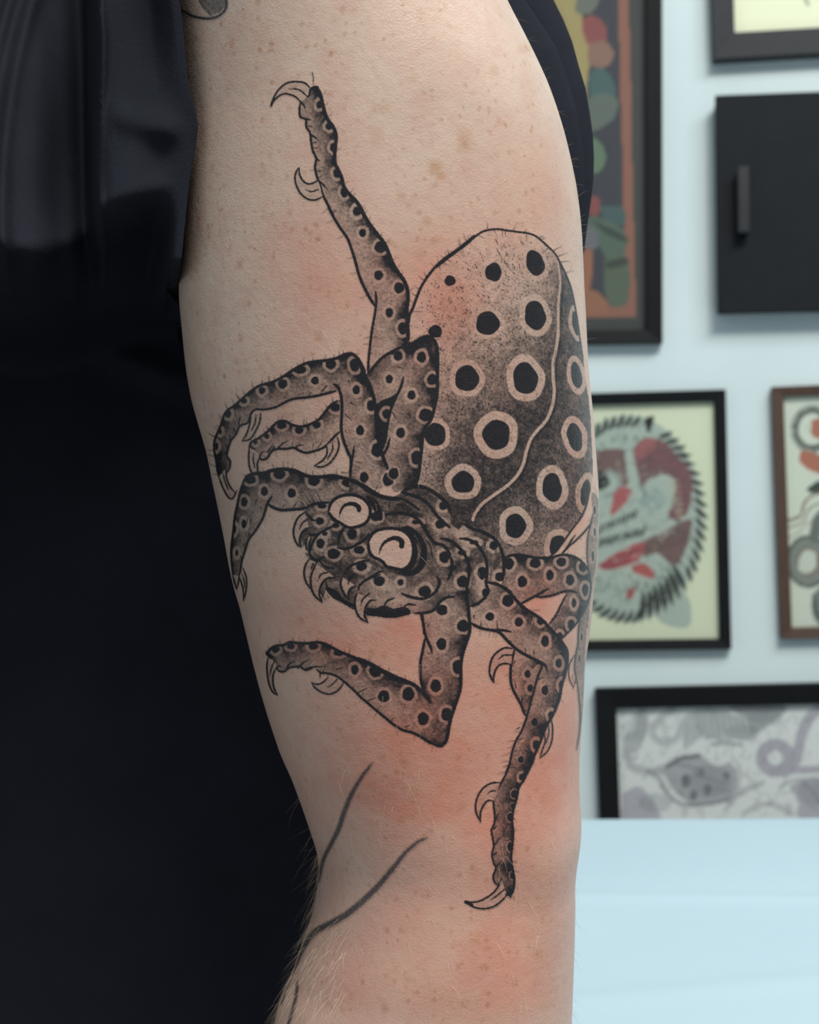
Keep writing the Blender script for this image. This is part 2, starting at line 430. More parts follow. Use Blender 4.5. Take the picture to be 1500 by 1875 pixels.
a.ell(1194, 915, 26, 22, (160, 180, 172)).line('1176,890 1182,906 1176,914', 3, (70, 90, 86), 0.8)
gr_ = a.c.mean(2, keepdims=True); a.c = a.c * 0.80 + gr_ * 0.20
ar = np.random.default_rng(3)
for _ in range(420):
    t_ = 6.283 * ar.random(); r_ = ar.random() ** 0.6 * 0.92; x, y = cx + 140 * r_ * math.cos(t_), cy + 192 * r_ * math.sin(t_)
    dx, dy = 5 * ar.standard_normal(), 5 * ar.standard_normal()
    dark = r_ > 0.62 or ar.random() < 0.35
    a.line([(x, y), (x + dx, y + dy)], 2.2, (60, 74, 70) if dark else (206, 214, 200), 0.55)
for q in range(22): a.line([(1180 + q * 4, 990 + (q % 3) * 6 - q), (1184 + q * 4, 1012 - q)], 1.6, (92, 66, 64), 0.6)
for q in range(26): a.line([(1172 + (q % 9) * 10, 826 + (q // 9) * 14), (1180 + (q % 9) * 10, 836 + (q // 9) * 14)], 1.8, (92, 62, 66), 0.6)
framed([(958, 727), (1329.5, 713), (1336, 1187), (963, 1192)], (22, 21, 21, 19), 0.02, BLACK_FRAME, a,
       'black framed red and grey-green bird print ringed with black feather strokes')
# print 5: brown frame, snakes
a = Art(1405, 690, 1690, 1185, (216, 224, 206))
def ring(x, y, rx, ry, w, col, al=0.9):
    th = np.linspace(0, 2 * math.pi, 26); a.line(np.stack([x + rx * np.cos(th), y + ry * np.sin(th)], 1), w, col, al)
ring(1488, 786, 30, 34, 9, (62, 68, 64)); ring(1488, 786, 38, 42, 4, (110, 118, 110))
a.fill('1486,770 1510,764 1530,790 1510,804 1486,796', (186, 104, 78)); a.ell(1480, 784, 6, 8, (206, 214, 196))
a.fill('1466,824 1480,826 1500,832 1540,838 1540,870 1490,864 1466,846', (188, 104, 74))
a.fill('1476,896 1500,880 1540,876 1530,900 1490,904', (58, 66, 62))
a.line('1442,954 1466,944 1474,920 1490,906 1530,890', 4, (130, 92, 80)); a.line('1444,966 1470,956 1484,930 1530,912', 3, (150, 120, 108))
a.line('1444,985 1462,976 1480,958 1530,930', 3, (150, 130, 116), 0.6)
ring(1480, 1028, 28, 34, 22, (118, 126, 118)); ring(1480, 1028, 18, 23, 4, (140, 96, 80)); ring(1480, 1028, 38, 46, 5, (58, 64, 62))
a.line('1492,985 1500,950 1530,930', 20, (108, 116, 110)); a.fill('1464,1024 1480,1008 1494,1014 1490,1040 1474,1050 1462,1040', (208, 216, 198))
a.ell(1512, 1110, 26, 38, (110, 118, 112), 0.9); a.line('1490,1090 1500,1130 1540,1150', 5, (70, 76, 74))
gr_ = a.c.mean(2, keepdims=True); a.c = a.c * 0.8 + gr_ * 0.2
framed([(1416, 712), (1680, 697), (1687, 1161), (1422, 1170)], (21, 21, 18, 20), 0.02, WOOD, a,
       'brown wooden framed print of coiled grey and orange snakes at right edge')
# print 6: wide pencil drawing above the bed
a = Art(1080, 1230, 1900, 1640, (238, 241, 241))
GR, DG, PG = (190, 193, 196), (138, 142, 147), (186, 183, 195)
a.fill('1168,1295 1184,1298 1188,1330 1176,1362 1160,1380 1150,1358 1144,1344 1162,1336', GR, 0.8)
a.line('1150,1350 1148,1380 1160,1404 1190,1412 1220,1404 1240,1390', 14, GR, 0.8)
a.fill('1140,1452 1170,1440 1190,1460 1206,1488 1210,1530 1140,1540', PG, 0.85)
a.line('1235,1294 1216,1310 1196,1332 1200,1352 1220,1360 1240,1350 1254,1320 1290,1302 1330,1306', 13, GR, 0.75)
a.fill('1252,1330 1276,1306 1330,1306 1370,1320 1386,1350 1350,1356 1290,1350 1252,1372', (196, 200, 202), 0.9)
for q in range(9):
    a.line([(1280 + q * 11, 1312 - (q % 2) * 2), (1278 + q * 12, 1328), (1286 + q * 11, 1344)], 3, (142, 148, 150), 0.7)
a.fill('1330,1296 1380,1290 1440,1294 1420,1320 1380,1344 1370,1320 1350,1306', (150, 154, 158), 0.75)
a.line('1292,1352 1310,1350 1330,1360 1360,1364', 5, DG, 0.7); a.ell(1312, 1362, 12, 5, DG, 0.6)
a.fill('1190,1412 1222,1404 1250,1384 1284,1384 1310,1402 1340,1400 1352,1430 1340,1462 1300,1474 1262,1470 1236,1448 1216,1420', (182, 184, 188), 0.95)
a.line('1222,1404 1250,1388 1280,1384', 8, (104, 108, 114), 0.8); a.line('1186,1412 1206,1424 1214,1440', 10, DG, 0.6)
for x, y, r in ((1284, 1414, 6), (1330, 1420, 6), (1296, 1446, 8), (1256, 1430, 9), (1270, 1456, 7)): a.ell(x, y, r, r * 1.3, (84, 88, 94), 0.75)
for q in range(14):
    a.ell(1240 + (q * 37) % 100, 1398 + (q * 23) % 66, 5, 3, (140, 143, 149), 0.8, q)
a.line('1212,1440 1236,1466 1262,1474 1300,1472 1340,1462 1360,1452', 6, DG, 0.85)
a.line('1338,1474 1350,1454 1380,1440 1396,1434', 10, GR, 0.8); a.line('1344,1390 1356,1410 1352,1450', 4, GR, 0.8)
a.line('1362,1490 1390,1474 1420,1474 1450,1490', 9, GR, 0.7)
th = np.linspace(0, 2 * math.pi, 24); a.line(np.stack([1420 + 25 * np.cos(th), 1388 + 24 * np.sin(th)], 1), 22, PG, 0.95)
a.line('1436,1412 1456,1394 1470,1340 1486,1310 1500,1300', 20, PG, 0.9); a.line('1416,1414 1460,1410 1500,1408 1580,1400', 14, PG, 0.9)
a.fill('1446,1440 1480,1424 1520,1426 1620,1440 1600,1500 1470,1500 1462,1470', PG, 0.85); a.line('1470,1432 1490,1450 1500,1468', 5, DG, 0.7)
a.line('1430,1440 1450,1430 1480,1426', 6, GR, 0.8)
for q in range(12):
    a.line([(1520 + q * 30, 1300 + (q * 53) % 120), (1550 + q * 30, 1350 + (q * 31) % 90), (1590 + q * 26, 1320 + (q * 71) % 140)], 9, GR, 0.6)
ar = np.random.default_rng(8)
for _ in range(260):
    x, y = 1130 + 560 * ar.random(), 1290 + 210 * ar.random(); an = 3 * ar.random(); l_ = 6 + 16 * ar.random()
    a.line([(x, y), (x + l_ * 0.5 * math.cos(an), y + l_ * 0.5 * math.sin(an)), (x + l_ * math.cos(an + .8), y + l_ * math.sin(an + .8))], 2.2, (150, 153, 160), 0.5)
for k_ in range(5): a.line([(1204 + k_ * 3, 1318 + k_ * 8), (1216 + k_ * 3, 1322 + k_ * 8)], 2.5, DG, .6)
for (x, y, rx, ry) in ((1170, 1330, 16, 26), (1200, 1470, 30, 18), (1400, 1312, 34, 12), (1300, 1430, 40, 30), (1500, 1450, 40, 26), (1360, 1340, 30, 14)):
    a.ell(x, y, rx, ry, (140, 143, 150), 0.35)
framed([(1088, 1258), (1860, 1240), (1868, 1604), (1103, 1616)], (38, 38, 38, 38), 0.022, BLACK_FRAME, a,
       'wide black framed grey pencil drawing of tigers, lowest on the wall')

# black wall cabinet with a pull handle
R, P, w, h = rect_on_wall([(1308, 190), (1648, 172), (1650, 574), (1309, 579)])
base = P - R[1] * (h / 2)
M = Matrix(((R[0][0], R[1][0], R[2][0], base[0]), (R[0][1], R[1][1], R[2][1], base[1]), (R[0][2], R[1][2], R[2][2], base[2]), (0, 0, 0, 1)))
root = tag(empty('wall_cabinet', None, M), 'black flat wall cabinet with bar handle between the right-hand pictures', 'cabinet')
CAB = plain('black_cabinet_laminate', (25, 28, 32), 0.6, 0.15, 30, 0.08)
v, f = box_vf(-w / 2 + 0.003, w / 2 - 0.003, 0.003, h - 0.003, 0.001, 0.026); py_mesh('body', v, f, CAB, root, bevel=0.002)
v, f = box_vf(-w / 2, w / 2, 0, h, 0.027, 0.042); door = py_mesh('door', v, f, CAB, root, bevel=0.0015)
k = 2.47 / FPX
hx, hy0, hy1 = -w / 2 + 45 * k, h - 258 * k, h - 138 * k
vs, fs = [], []
for bx in ((hx - 0.008, hx + 0.010, hy0, hy1, 0.058, 0.070), (hx - 0.006, hx + 0.008, hy0, hy0 + 0.012, 0.042, 0.060), (hx - 0.006, hx + 0.008, hy1 - 0.012, hy1, 0.042, 0.060)):
    v, f = box_vf(*bx); o_ = len(vs); vs += v; fs += [tuple(i + o_ for i in q) for q in f]
py_mesh('handle', vs, fs, plain('black_handle_metal', (30, 32, 36), 0.3, 0.5, 50, 0.05), door, bevel=0.002)

# ------------------------------------------------------------------ treatment bed under the pictures
def sheet_mat():
    t = NT('white_bed_sheet'); v = t.obj(); f = t.noise(v, 5, 4); g = t.noise(v, 260, 3)
    t.l(t.mix(f, s2l((184, 206, 216)), s2l((192, 213, 222))), t.b.inputs['Base Color'])
    t.b.inputs['Roughness'].default_value = 0.75; t.b.inputs['Specular IOR Level'].default_value = 0.15
    t.bump(g, 0.05, 0.0008); return t.m
BZ = 0.945; BY0, BY1, BX0, BX1 = 0.93, 1.73, -0.35, 1.35
root = tag(empty('treatment_bed', (0.5, 1.33, 0.0)), 'padded treatment bed covered with a pale white sheet', 'bed')
def rel(vs): return [(x - 0.5, y - 1.33, z) for x, y, z in vs]
v, f = box_vf(BX0 + 0.02, BX1 - 0.02, BY0 + 0.02, BY1 - 0.02, BZ - 0.10, BZ - 0.012)
py_mesh('mattress', rel(v), f, plain('black_vinyl_pad', (40, 42, 46), 0.4), root, bevel=0.015)
nx, ny = 160, 90
S, T = np.meshgrid(np.linspace(0, 1, nx), np.linspace(0, 1, ny))
X = BX0 + (BX1 - BX0) * S; Y = BY0 + (BY1 - BY0) * T
Z = np.full(X.shape, BZ)
Z += 0.0035 * np.exp(-((Y - (1.33 - 0.10 * (X - 0.3))) / 0.012) ** 2)
Z += 0.0016 * np.sin(X * 9 + Y * 4) + 0.0012 * np.sin(X * 5 - Y * 13 + 1) + 0.0022 * np.exp(-((Y - 1.08 - 0.2 * (X - 0.2)) / 0.02) ** 2)
edge = np.minimum(np.minimum(X - BX0, BX1 - X), np.minimum(Y - BY0, BY1 - Y))
Z -= 0.014 * np.exp(-edge / 0.008)
rimX = X.copy(); Zt = Z
i = np.arange(nx * ny).reshape(ny, nx)
q = np.stack([i[:-1, :-1].ravel(), i[:-1, 1:].ravel(), i[1:, 1:].ravel(), i[1:, :-1].ravel()], 1)
bord = np.concatenate([i[0, :], i[1:, -1], i[-1, -2::-1], i[-2:0:-1, 0]])
V = np.stack([X.ravel() - 0.5, Y.ravel() - 1.33, Zt.ravel()], 1)
dr = V[bord].copy(); dr[:, 2] = BZ - 0.16 + 0.006 * np.sin(np.arange(len(bord)) * 0.25)
c_ = dr[:, :2]; dr[:, :2] = c_ * 1.006 + np.sign(c_) * 0.002
nb = len(bord); j = np.arange(nb); q2 = np.stack([bord, len(V) + j, len(V) + (j + 1) % nb, bord[(j + 1) % nb]], 1)
sh = mesh_from('bed_sheet', np.vstack([V, dr]), np.vstack([q, q2]), sheet_mat(), root)
LEGM = plain('grey_bed_metal', (120, 124, 128), 0.35, 0.5, metal=0.6)
for lx in (BX0 + 0.12, BX1 - 0.12):
    for ly in (BY0 + 0.1, BY1 - 0.1):
        v, f = box_vf(lx - 0.025, lx + 0.025, ly - 0.025, ly + 0.025, 0.0, BZ - 0.135); py_mesh('leg', rel(v), f, LEGM, root, bevel=0.004)
v, f = box_vf(BX0 + 0.06, BX1 - 0.06, BY0 + 0.06, BY1 - 0.06, BZ - 0.14, BZ - 0.101); py_mesh('bed_frame', rel(v), f, LEGM, root, bevel=0.004)

# ------------------------------------------------------------------ the arm: one smooth surface in a frame (right, up, depth)
D = 0.455
PL = np.array([(-420, 330), (-340, 278), (-260, 262), (-100, 295), (0, 312), (130, 323), (250, 331), (350, 329), (450, 327), (520, 327), (560, 328), (590, 331), (650, 337), (685, 341), (735, 350), (780, 363), (830, 378), (880, 388), (930, 399), (985, 410), (1040, 420), (1075, 428), (1110, 439), (1165, 452), (1210, 463), (1260, 476), (1310, 491), (1375, 513), (1420, 534), (1480, 556), (1530, 573), (1560, 582), (1590, 584), (1630, 580), (1675, 571), (1700, 562), (1730, 551), (1780, 535), (1810, 520), (1850, 506), (1880, 500), (1960, 488), (2150, 470)], float)
PR = np.array([(-420, 440), (-340, 545), (-260, 640), (-180, 745), (-100, 836), (0, 920), (44, 941), (88, 964), (132, 986), (172, 1005), (212, 1020), (256, 1034), (304, 1046), (352, 1056), (396, 1062), (440, 1066), (480, 1068), (532, 1070), (580, 1073), (625, 1075), (680, 1078), (728, 1083), (776, 1088), (824, 1091), (872, 1095), (904, 1097), (936, 1097), (984, 1096), (1032, 1094), (1073, 1088), (1112, 1085), (1160, 1080), (1218, 1071), (1254, 1070), (1308, 1067), (1344, 1064), (1373, 1062), (1416, 1061), (1452, 1062), (1499, 1065), (1531, 1064), (1560, 1060), (1585, 1056), (1614, 1053), (1650, 1054), (1704, 1053), (1740, 1052), (1794, 1050), (1875, 1047), (1960, 1042), (2150, 1030)], float)
py_ = np.arange(-420, 2151, 4.0)
def sm(a, k):
    w_ = np.hanning(2 * k + 3)[1:-1]; w_ /= w_.sum(); n = len(w_) // 2
    return np.convolve(np.pad(a, n, mode='reflect', reflect_type='odd'), w_, 'valid')
xl = sm(np.interp(py_, PL[:, 0], PL[:, 1]), 5); xr = sm(np.interp(py_, PR[:, 0], PR[:, 1]), 5)
mL, mR = (xl - W / 2) / FPX, (xr - W / 2) / FPX
bb_ = sm(np.interp(py_, [-260, 0, 400, 900, 1300, 1560, 1700, 2150], [0.045, 0.055, 0.058, 0.055, 0.049, 0.045, 0.046, 0.050]), 40)
aa_ = (mR - mL) * D / 2
for _ in range(12):
    s_ = np.sqrt(aa_ ** 2 + (mL * bb_) ** 2) + np.sqrt(aa_ ** 2 + (mR * bb_) ** 2)
    aa_ *= (mR - mL) * D / s_
cc_ = mL * D + np.sqrt(aa_ ** 2 + (mL * bb_) ** 2)
YY_ = (H / 2 - py_) / FPX * D
Yf, Cf, Af, Bf = YY_[::-1].copy(), cc_[::-1].copy(), aa_[::-1].copy(), bb_[::-1].copy()
# soft anatomical relief: (x pixel, y pixel, sx, sy, height in parts of the radius), front side only
RELIEF = [(700, 1640, 150, 60, -0.008), (950, 1670, 55, 110, -0.034), (860, 1560, 140, 70, 0.012), (640, 700, 130, 220, 0.018),
          (990, 500, 60, 260, 0.012), (820, 120, 160, 130, 0.02), (760, 1330, 120, 160, 0.012), (1010, 1640, 40, 80, 0.012), (760, 1800, 120, 90, 0.02)]
def relief(x, y, z):
    px = W / 2 + FPX * x / z; py = H / 2 - FPX * y / z
    g = np.ones_like(x)
    for cx, cy, sx, sy, h in RELIEF:
        g += h * np.exp(-((px - cx) / sx) ** 2 - ((py - cy) / sy) ** 2)
    return np.where(z < D, 1 + (g - 1) * np.clip((D - z) / 0.02, 0, 1), 1.0)
def fimp(x, y, z):
    c = np.interp(y, Yf, Cf); a = np.interp(y, Yf, Af); b = np.interp(y, Yf, Bf)
    return np.sqrt(((x - c) / a) ** 2 + ((z - D) / b) ** 2) - relief(x, y, z)
def cast(px, py):
    mx, my = (px - W / 2) / FPX, (H / 2 - py) / FPX
    y = my * D; c = np.interp(y, Yf, Cf); a = np.interp(y, Yf, Af); b = np.interp(y, Yf, Bf)
    hi = (mx * c / a ** 2 + D / b ** 2) / (mx ** 2 / a ** 2 + 1 / b ** 2)
    ok = fimp(mx * hi, my * hi, hi) < 0
    lo = np.full_like(hi, D - 0.085)
    for _ in range(24):
        m = (lo + hi) / 2; o_ = fimp(mx * m, my * m, m) > 0
        lo = np.where(o_, m, lo); hi = np.where(o_, hi, m)
    s = (lo + hi) / 2
    return np.stack([mx * s, my * s, s], -1), ok
def normal(P, e=2e-4):
    x, y, z = P[..., 0], P[..., 1], P[..., 2]
    n = np.stack([fimp(x + e, y, z) - fimp(x - e, y, z), fimp(x, y + e, z) - fimp(x, y - e, z), fimp(x, y, z + e) - fimp(x, y, z - e)], -1)
    return n / np.linalg.norm(n, axis=-1, keepdims=True)

# skin redness around the fresh tattoo, and single larger freckles
RED = [(560, 560, 120, 90, .16), (900, 330, 120, 70, .12), (590, 200, 70, 80, .14), (640, 330, 90, 90, .18), (610, 500, 110, 100, .40), (560, 420, 60, 40, .25), (800, 470, 120, 90, .38), (820, 560, 60, 70, .55),
       (960, 420, 70, 60, .25), (560, 690, 130, 70, .30), (530, 800, 120, 80, .28), (620, 1180, 120, 60, .60), (560, 1090, 90, 70, .38), (900, 1260, 110, 120, .72),
       (860, 1400, 190, 110, .72), (740, 1150, 60, 40, .5), (990, 1080, 50, 60, .55), (1050, 960, 30, 50, .5), (960, 1500, 130, 150, .55), (720, 1450, 140, 120, .52), (620, 1330, 130, 120, .34),
       (800, 1640, 200, 120, .34), (720, 1830, 190, 90, .50), (960, 1790, 120, 120, .42), (1060, 800, 20, 120, .4), (1040, 1300, 30, 120, .35), (850, 680, 140, 190, .34), (740, 990, 150, 110, .36), (700, 760, 90, 150, .28), (760, 1240, 80, 100, .35), (980, 1130, 90, 130, .35), (820, 1720, 260, 130, .22), (1000, 330, 60, 80, .14)]
def red_map(px, py):
    r = np.zeros_like(px)
    for x, y, sx, sy, a in RED:
        r = r + a * np.exp(-((px - x) / sx) ** 2 - ((py - y) / sy) ** 2)
    return np.clip(r, 0, 0.85)
BLOT = [(797, 306, 12, 11, .55), (806, 322, 9, 8, .5), (850, 260, 14, 20, .35), (735, 360, 9, 7, .35), (690, 250, 14, 20, .25), (757, 145, 8, 7, .3), (800, 440, 9, 7, .3),
        (760, 1450, 8, 10, .4), (735, 1500, 6, 8, .4), (870, 1720, 9, 9, .35), (985, 1745, 7, 7, .45), (990, 1752, 4, 5, .5), (965, 1715, 14, 9, .2), (700, 200, 18, 12, .2), (960, 90, 12, 9, .3), (905, 130, 10, 8, .3)]
def blot_map(px, py):
    r = np.zeros_like(px)
    for x, y, sx, sy, a in BLOT:
        r = np.maximum(r, a * np.exp(-((px - x) / sx) ** 4 - ((py - y) / sy) ** 4))
    return r

PX, PYD = -0.05, 0.50
ROOT = np.array((-0.12, 0.60, 0.0))
person = tag(empty('person', tuple(ROOT)), 'person in a black t-shirt holding a bare tattooed arm at their side', 'person')
SKIN = skin_material('skin'); SKIN_INK = skin_material('tattooed_skin', True)
NA, NR = 320, 520
th = np.linspace(0, 2 * math.pi, NA, endpoint=False)
yr = np.linspace(Yf[0] + 0.001, Yf[-1] - 0.001, NR)
c = np.interp(yr, Yf, Cf)[:, None]; a = np.interp(yr, Yf, Af)[:, None]; b = np.interp(yr, Yf, Bf)[:, None]
X = c + a * np.cos(th); Z = D - b * np.sin(th); Yg = np.repeat(yr[:, None], NA, 1)
g = relief(X, Yg, Z); X = c + (X - c) * g; Z = D + (Z - D) * g
P = np.stack([X, Yg, Z], -1)
# closed round ends (shoulder top and wrist end, both outside the view)
caps = []
def cap(row, sgn):
    ctr = row.mean(0); out = []
    for k_ in np.linspace(0, 1, 9)[1:]:
        r_ = math.cos(k_ * math.pi / 2 * 0.97); q = ctr + (row - ctr) * r_; q[:, 1] += sgn * 0.04 * math.sin(k_ * math.pi / 2); out.append(q)
    return np.array(out)
P = np.concatenate([cap(P[0], -1)[::-1], P, cap(P[-1], 1)], 0)
nr = P.shape[0]
i = np.arange(nr * NA).reshape(nr, NA); i2 = np.roll(i, -1, 1)
q = np.stack([i[:-1].ravel(), i2[:-1].ravel(), i2[1:].ravel(), i[1:].ravel()], 1)
zf = P[..., 2].ravel()
bx_ = W / 2 + FPX * P[..., 0].ravel() / zf; by_ = H / 2 - FPX * P[..., 1].ravel() / zf
front = np.clip((D + 0.01 - zf) / 0.02, 0, 1)
body = mesh_from('body', cs2w(P.reshape(-1, 3)) - ROOT, q[:, ::-1], SKIN, person)
fattr(body, 'redness', red_map(bx_, by_) * (0.5 + 0.5 * front)); fattr(body, 'blotch', blot_map(bx_, by_) * front)
body['label'] = 'freckled pale bare upper arm and elbow'

# ------------------------------------------------------------------ the tattoos: ink laid out on a chart of the skin
X0, Y0, CW, CH = 300, -20, 815, 1910
INK = np.zeros((CH, CW)); SH = np.zeros((CH, CW)); ID = np.zeros((CH, CW), np.int16); OLD = np.zeros((CH, CW))
GY, GX = np.mgrid[0:CH, 0:CW].astype(float); GX += X0; GY += Y0
N1, N2, N3 = vnoise(CH, CW, 26, 1), vnoise(CH, CW, 9, 2), vnoise(CH, CW, 3.2, 3)
CUR = [0]
A, B, C_, Dd, E, F, G, Hh, I, J, K, L, Mm = [pts(x, y, 5.0) for x, y in ((480, 120), (580, 380), (380, 620), (580, 600), (400, 840), (640, 860), (800, 400), (800, 640), (820, 900), (840, 1140), (780, 1380), (460, 1120), (660, 1080))]
def bx(p, m):
    p = np.asarray(p)
    a, b = int(p[:, 0].min() - m) - X0, int(p[:, 0].max() + m) - X0 + 2
    c, d = int(p[:, 1].min() - m) - Y0, int(p[:, 1].max() + m) - Y0 + 2
    return slice(max(c, 0), min(max(d, 0), CH)), slice(max(a, 0), min(max(b, 0), CW))
def stroke(p, w=4.2, dens=0.96, w1=None, taper=(0.6, 0.6), soft=0.75, clip=None, mid=None, old=0.0):
    """w..w1 width along the stroke; taper = relative width at both ends over the last few px"""
    p = smooth_poly(p, 2.2); n = len(p) - 1
    w1 = w if w1 is None else w1
    s = np.r_[0, np.cumsum(np.hypot(*(p[1:] - p[:-1]).T))]; Lt = s[-1]; tl = min(9.0, Lt * 0.4)
    for i in range(n):
        t = (s[i] + s[i + 1]) / 2 / Lt; ww = w + (w1 - w) * t
        if mid is not None: ww = ww + (mid - ww) * math.sin(math.pi * t)
        e0, e1 = min(s[i] / tl, 1), min((Lt - s[i + 1]) / tl, 1)
        ww *= (taper[0] + (1 - taper[0]) * e0) * (taper[1] + (1 - taper[1]) * e1)
        ww *= 1.2 + 0.10 * math.sin(s[i] * 0.35 + i)
        sl = bx([p[i], p[i + 1]], ww / 2 + 2)
        if sl[0].stop <= sl[0].start or sl[1].stop <= sl[1].start: continue
        d, _ = seg_dist(GX[sl], GY[sl], p[i], p[i + 1])
        k = np.clip((ww / 2 - d) / (2 * soft) + 0.5, 0, 1) * dens
        if clip is not None: k = k * clip[sl]
        INK[sl] = np.maximum(INK[sl], k)
        if old: OLD[sl] = np.maximum(OLD[sl], (k > 0.02) * old)
        z = (k > 0.03) & (ID[sl] == 0); ID[sl][z] = CUR[0]
def region(poly, pid, base=0.12, dark=None, amt=0.7, L=9.0, dark2=None, amt2=0.4, L2=10.0, noise=0.35, smooth=True, keep=False):
    CUR[0] = pid
    if pid <= 7: base, L, L2, amt, amt2, noise = base * 2.3, L * 2.0, L2 * 1.8, amt * 1.06, amt2 * 0.9, noise * 1.25
    poly = smooth_poly(list(poly) + [poly[0]], 3) if smooth else np.asarray(poly)
    sl = bx(poly, 2); m = inside(poly, GX[sl], GY[sl])
    s = np.full(m.shape, float(base))
    for dk, am, l in ((dark, amt, L), (dark2, amt2, L2)):
        if dk is None: continue
        dk = smooth_poly(dk, 8); d = np.full(m.shape, 1e9)
        for i in range(len(dk) - 1):
            d = np.minimum(d, seg_dist(GX[sl], GY[sl], dk[i], dk[i + 1])[0])
        s = s + am * np.exp(-(d / l) ** 1.3)
    s = s * (1 + noise * 2.6 * (0.5 * N1[sl] + 0.35 * N2[sl] + 0.15 * N3[sl] - 0.5)) + noise * 0.22 * (N3[sl] - 0.5)
    s = np.clip(s, 0, 0.93)
    if not keep: INK[sl][m] = 0
    SH[sl][m] = s[m]; ID[sl][m] = pid
    full = np.zeros((CH, CW)); full[sl] = m
    return full
def spots(fn, data, clip, ring=9.0, rk=0.22, dens=0.955):
    """local x,y,rx,ry(,ring,rot)"""
    for row in data.split(';'):
        v = [float(q) for q in row.split(',')]
        (x, y), = fn(f'{v[0]},{v[1]}'); rx, ry = v[2] / 5, v[3] / 5
        rg = v[4] / 5 if len(v) > 4 else ring / 5 * 3.2; rot = math.radians(v[5]) if len(v) > 5 else 0
        sl = bx([(x, y)], max(rx, ry) + rg + 3); dx, dy = GX[sl] - x, GY[sl] - y
        c, s = math.cos(rot), math.sin(rot); u, w = dx * c + dy * s, -dx * s + dy * c
        ang = np.arctan2(w, u); wob = 1 + 0.035 * np.sin(3 * ang + x) + 0.025 * np.sin(5 * ang + y)
        r = np.hypot(u / rx, w / ry) / wob; de = (r - 1) * min(rx, ry) * 0.5 + (np.hypot(u, w) - np.hypot(u, w) / np.maximum(r, 1e-6)) * 0.5
        cl = clip[sl] if clip is not None else 1.0
        if rg > 0.5:
            rm = np.clip((rg - de) / 1.8 + 0.5, 0, 1) * cl
            SH[sl] = SH[sl] * (1 - rm) + np.minimum(SH[sl], rk * 0.55 + 0.22 * SH[sl] * (CUR[0] != ABD)) * rm
            INK[sl] *= (1 - rm * 0.55)
        bk = np.clip(-de / 1.3 + 0.6, 0, 1) * cl * (dens - 0.05 * N2[sl])
        INK[sl] = np.maximum(INK[sl], bk)
        z = (bk > 0.03) & (ID[sl] == 0); ID[sl][z] = CUR[0]
def hairs(p, side, n, ln=9.0, lean=0.5, dens=0.62, w=1.5, inner=0.0, seed=0):
    r = np.random.default_rng(seed + 11); p = smooth_poly(p, 2.5); s = np.r_[0, np.cumsum(np.hypot(*(p[1:] - p[:-1]).T))]
    for t in (np.arange(n) + r.random(n) * 0.9) / n * s[-1]:
        k = min(np.searchsorted(s, t), len(p) - 2); k = max(k, 1)
        tg = p[k + 1] - p[k - 1]; tg = tg / (np.hypot(*tg) + 1e-9); nn = np.array((tg[1], -tg[0])) * side
        sd = 1 if r.random() > inner else -1
        d = nn * sd + tg * lean * (0.4 + r.random()); d /= np.hypot(*d); l = ln * 1.3 * (0.55 + 0.8 * r.random())
        q = p[k]; stroke([q, q + d * l * 0.55 + nn * 0.4, q + d * l + tg * lean * 1.2], w * 1.15, min(dens * 1.35, .9) * (0.6 + 0.4 * r.random()), w1=0.7, taper=(1, 0.5), soft=0.6)
def ticks(fn, data, w=2.2, dens=0.85):
    for q in data.split(';'): stroke(fn(q), w, dens, w1=1.4, taper=(0.9, 0.5))
def claw(fn, outer, inner, midl=None, pid=None, w=3.0):
    if pid: CUR[0] = pid
    po = smooth_poly(fn(outer), 3); pi = smooth_poly(fn(inner), 3)
    if np.hypot(*(po[-1] - pi[0])) > np.hypot(*(po[-1] - pi[-1])): pi = pi[::-1]
    poly = np.vstack([po, pi]); sl = bx(poly, 2); m = inside(poly, GX[sl], GY[sl])
    SH[sl][m] = 0.10 + 0.05 * N2[sl][m]; ID[sl][m] = CUR[0]; INK[sl][m] *= 0.15
    stroke(fn(outer), w, 0.96); stroke(fn(inner), w, 0.96)
    if midl: stroke(fn(midl), w * 0.85, 0.9, taper=(0.3, 0.9))

LEG = dict(a=1, b=2, c=3, d=4, e=5, g=6, h=7, i=8); ABD, HEAD, EYE1, EYE2 = 9, 10, 11, 12

# ---- abdomen
abd_top = B('835,1100 850,990 880,920 910,840 950,740 1010,640 1090,540 1180,460 1280,390 1360,330 1430,270') + G('0,440 100,365 200,290 280,230 340,175 410,125 480,105 560,98 640,110 750,125 830,135 900,160 960,205 1020,260 1080,320 1130,410 1180,510 1230,640 1260,780 1290,950 1310,1100 1340,1300')
abd_rt = Hh('1352,180 1380,400 1405,600 1415,800 1425,1000 1425,1180') + I('1290,60 1230,220 1150,330 1080,430 1000,540 930,600')
abd = abd_top + abd_rt + I('800,605 700,590 600,590 520,600') + F('1405,790 1370,690 1310,620 1220,570 1130,545 1050,500 1000,560 930,500 920,400 890,310 830,250 740,190 650,155') + Dd('910,1440 935,1330 950,1200 965,1060 975,960 1000,910 1050,830 1085,700 1105,570 1105,450 1108,300 1100,180 1070,110 1020,80 960,95 900,130 850,130')
am = region(abd, ABD, 0.2, noise=0.2)
seam = G('1060,300 1100,380 1120,480 1130,600 1115,750 1110,900 1110,1050 1090,1200') + Hh('1065,120 1065,260 1075,380 1055,520 1000,650 920,740 860,820 820,930 790,1050 730,1160 640,1250 540,1320 430,1400') + I('300,130 250,200 230,260')
ss = smooth_poly(seam, 6)
sl = bx(abd, 2); d = np.full(GX[sl].shape, 1e9); sd = np.zeros(d.shape)
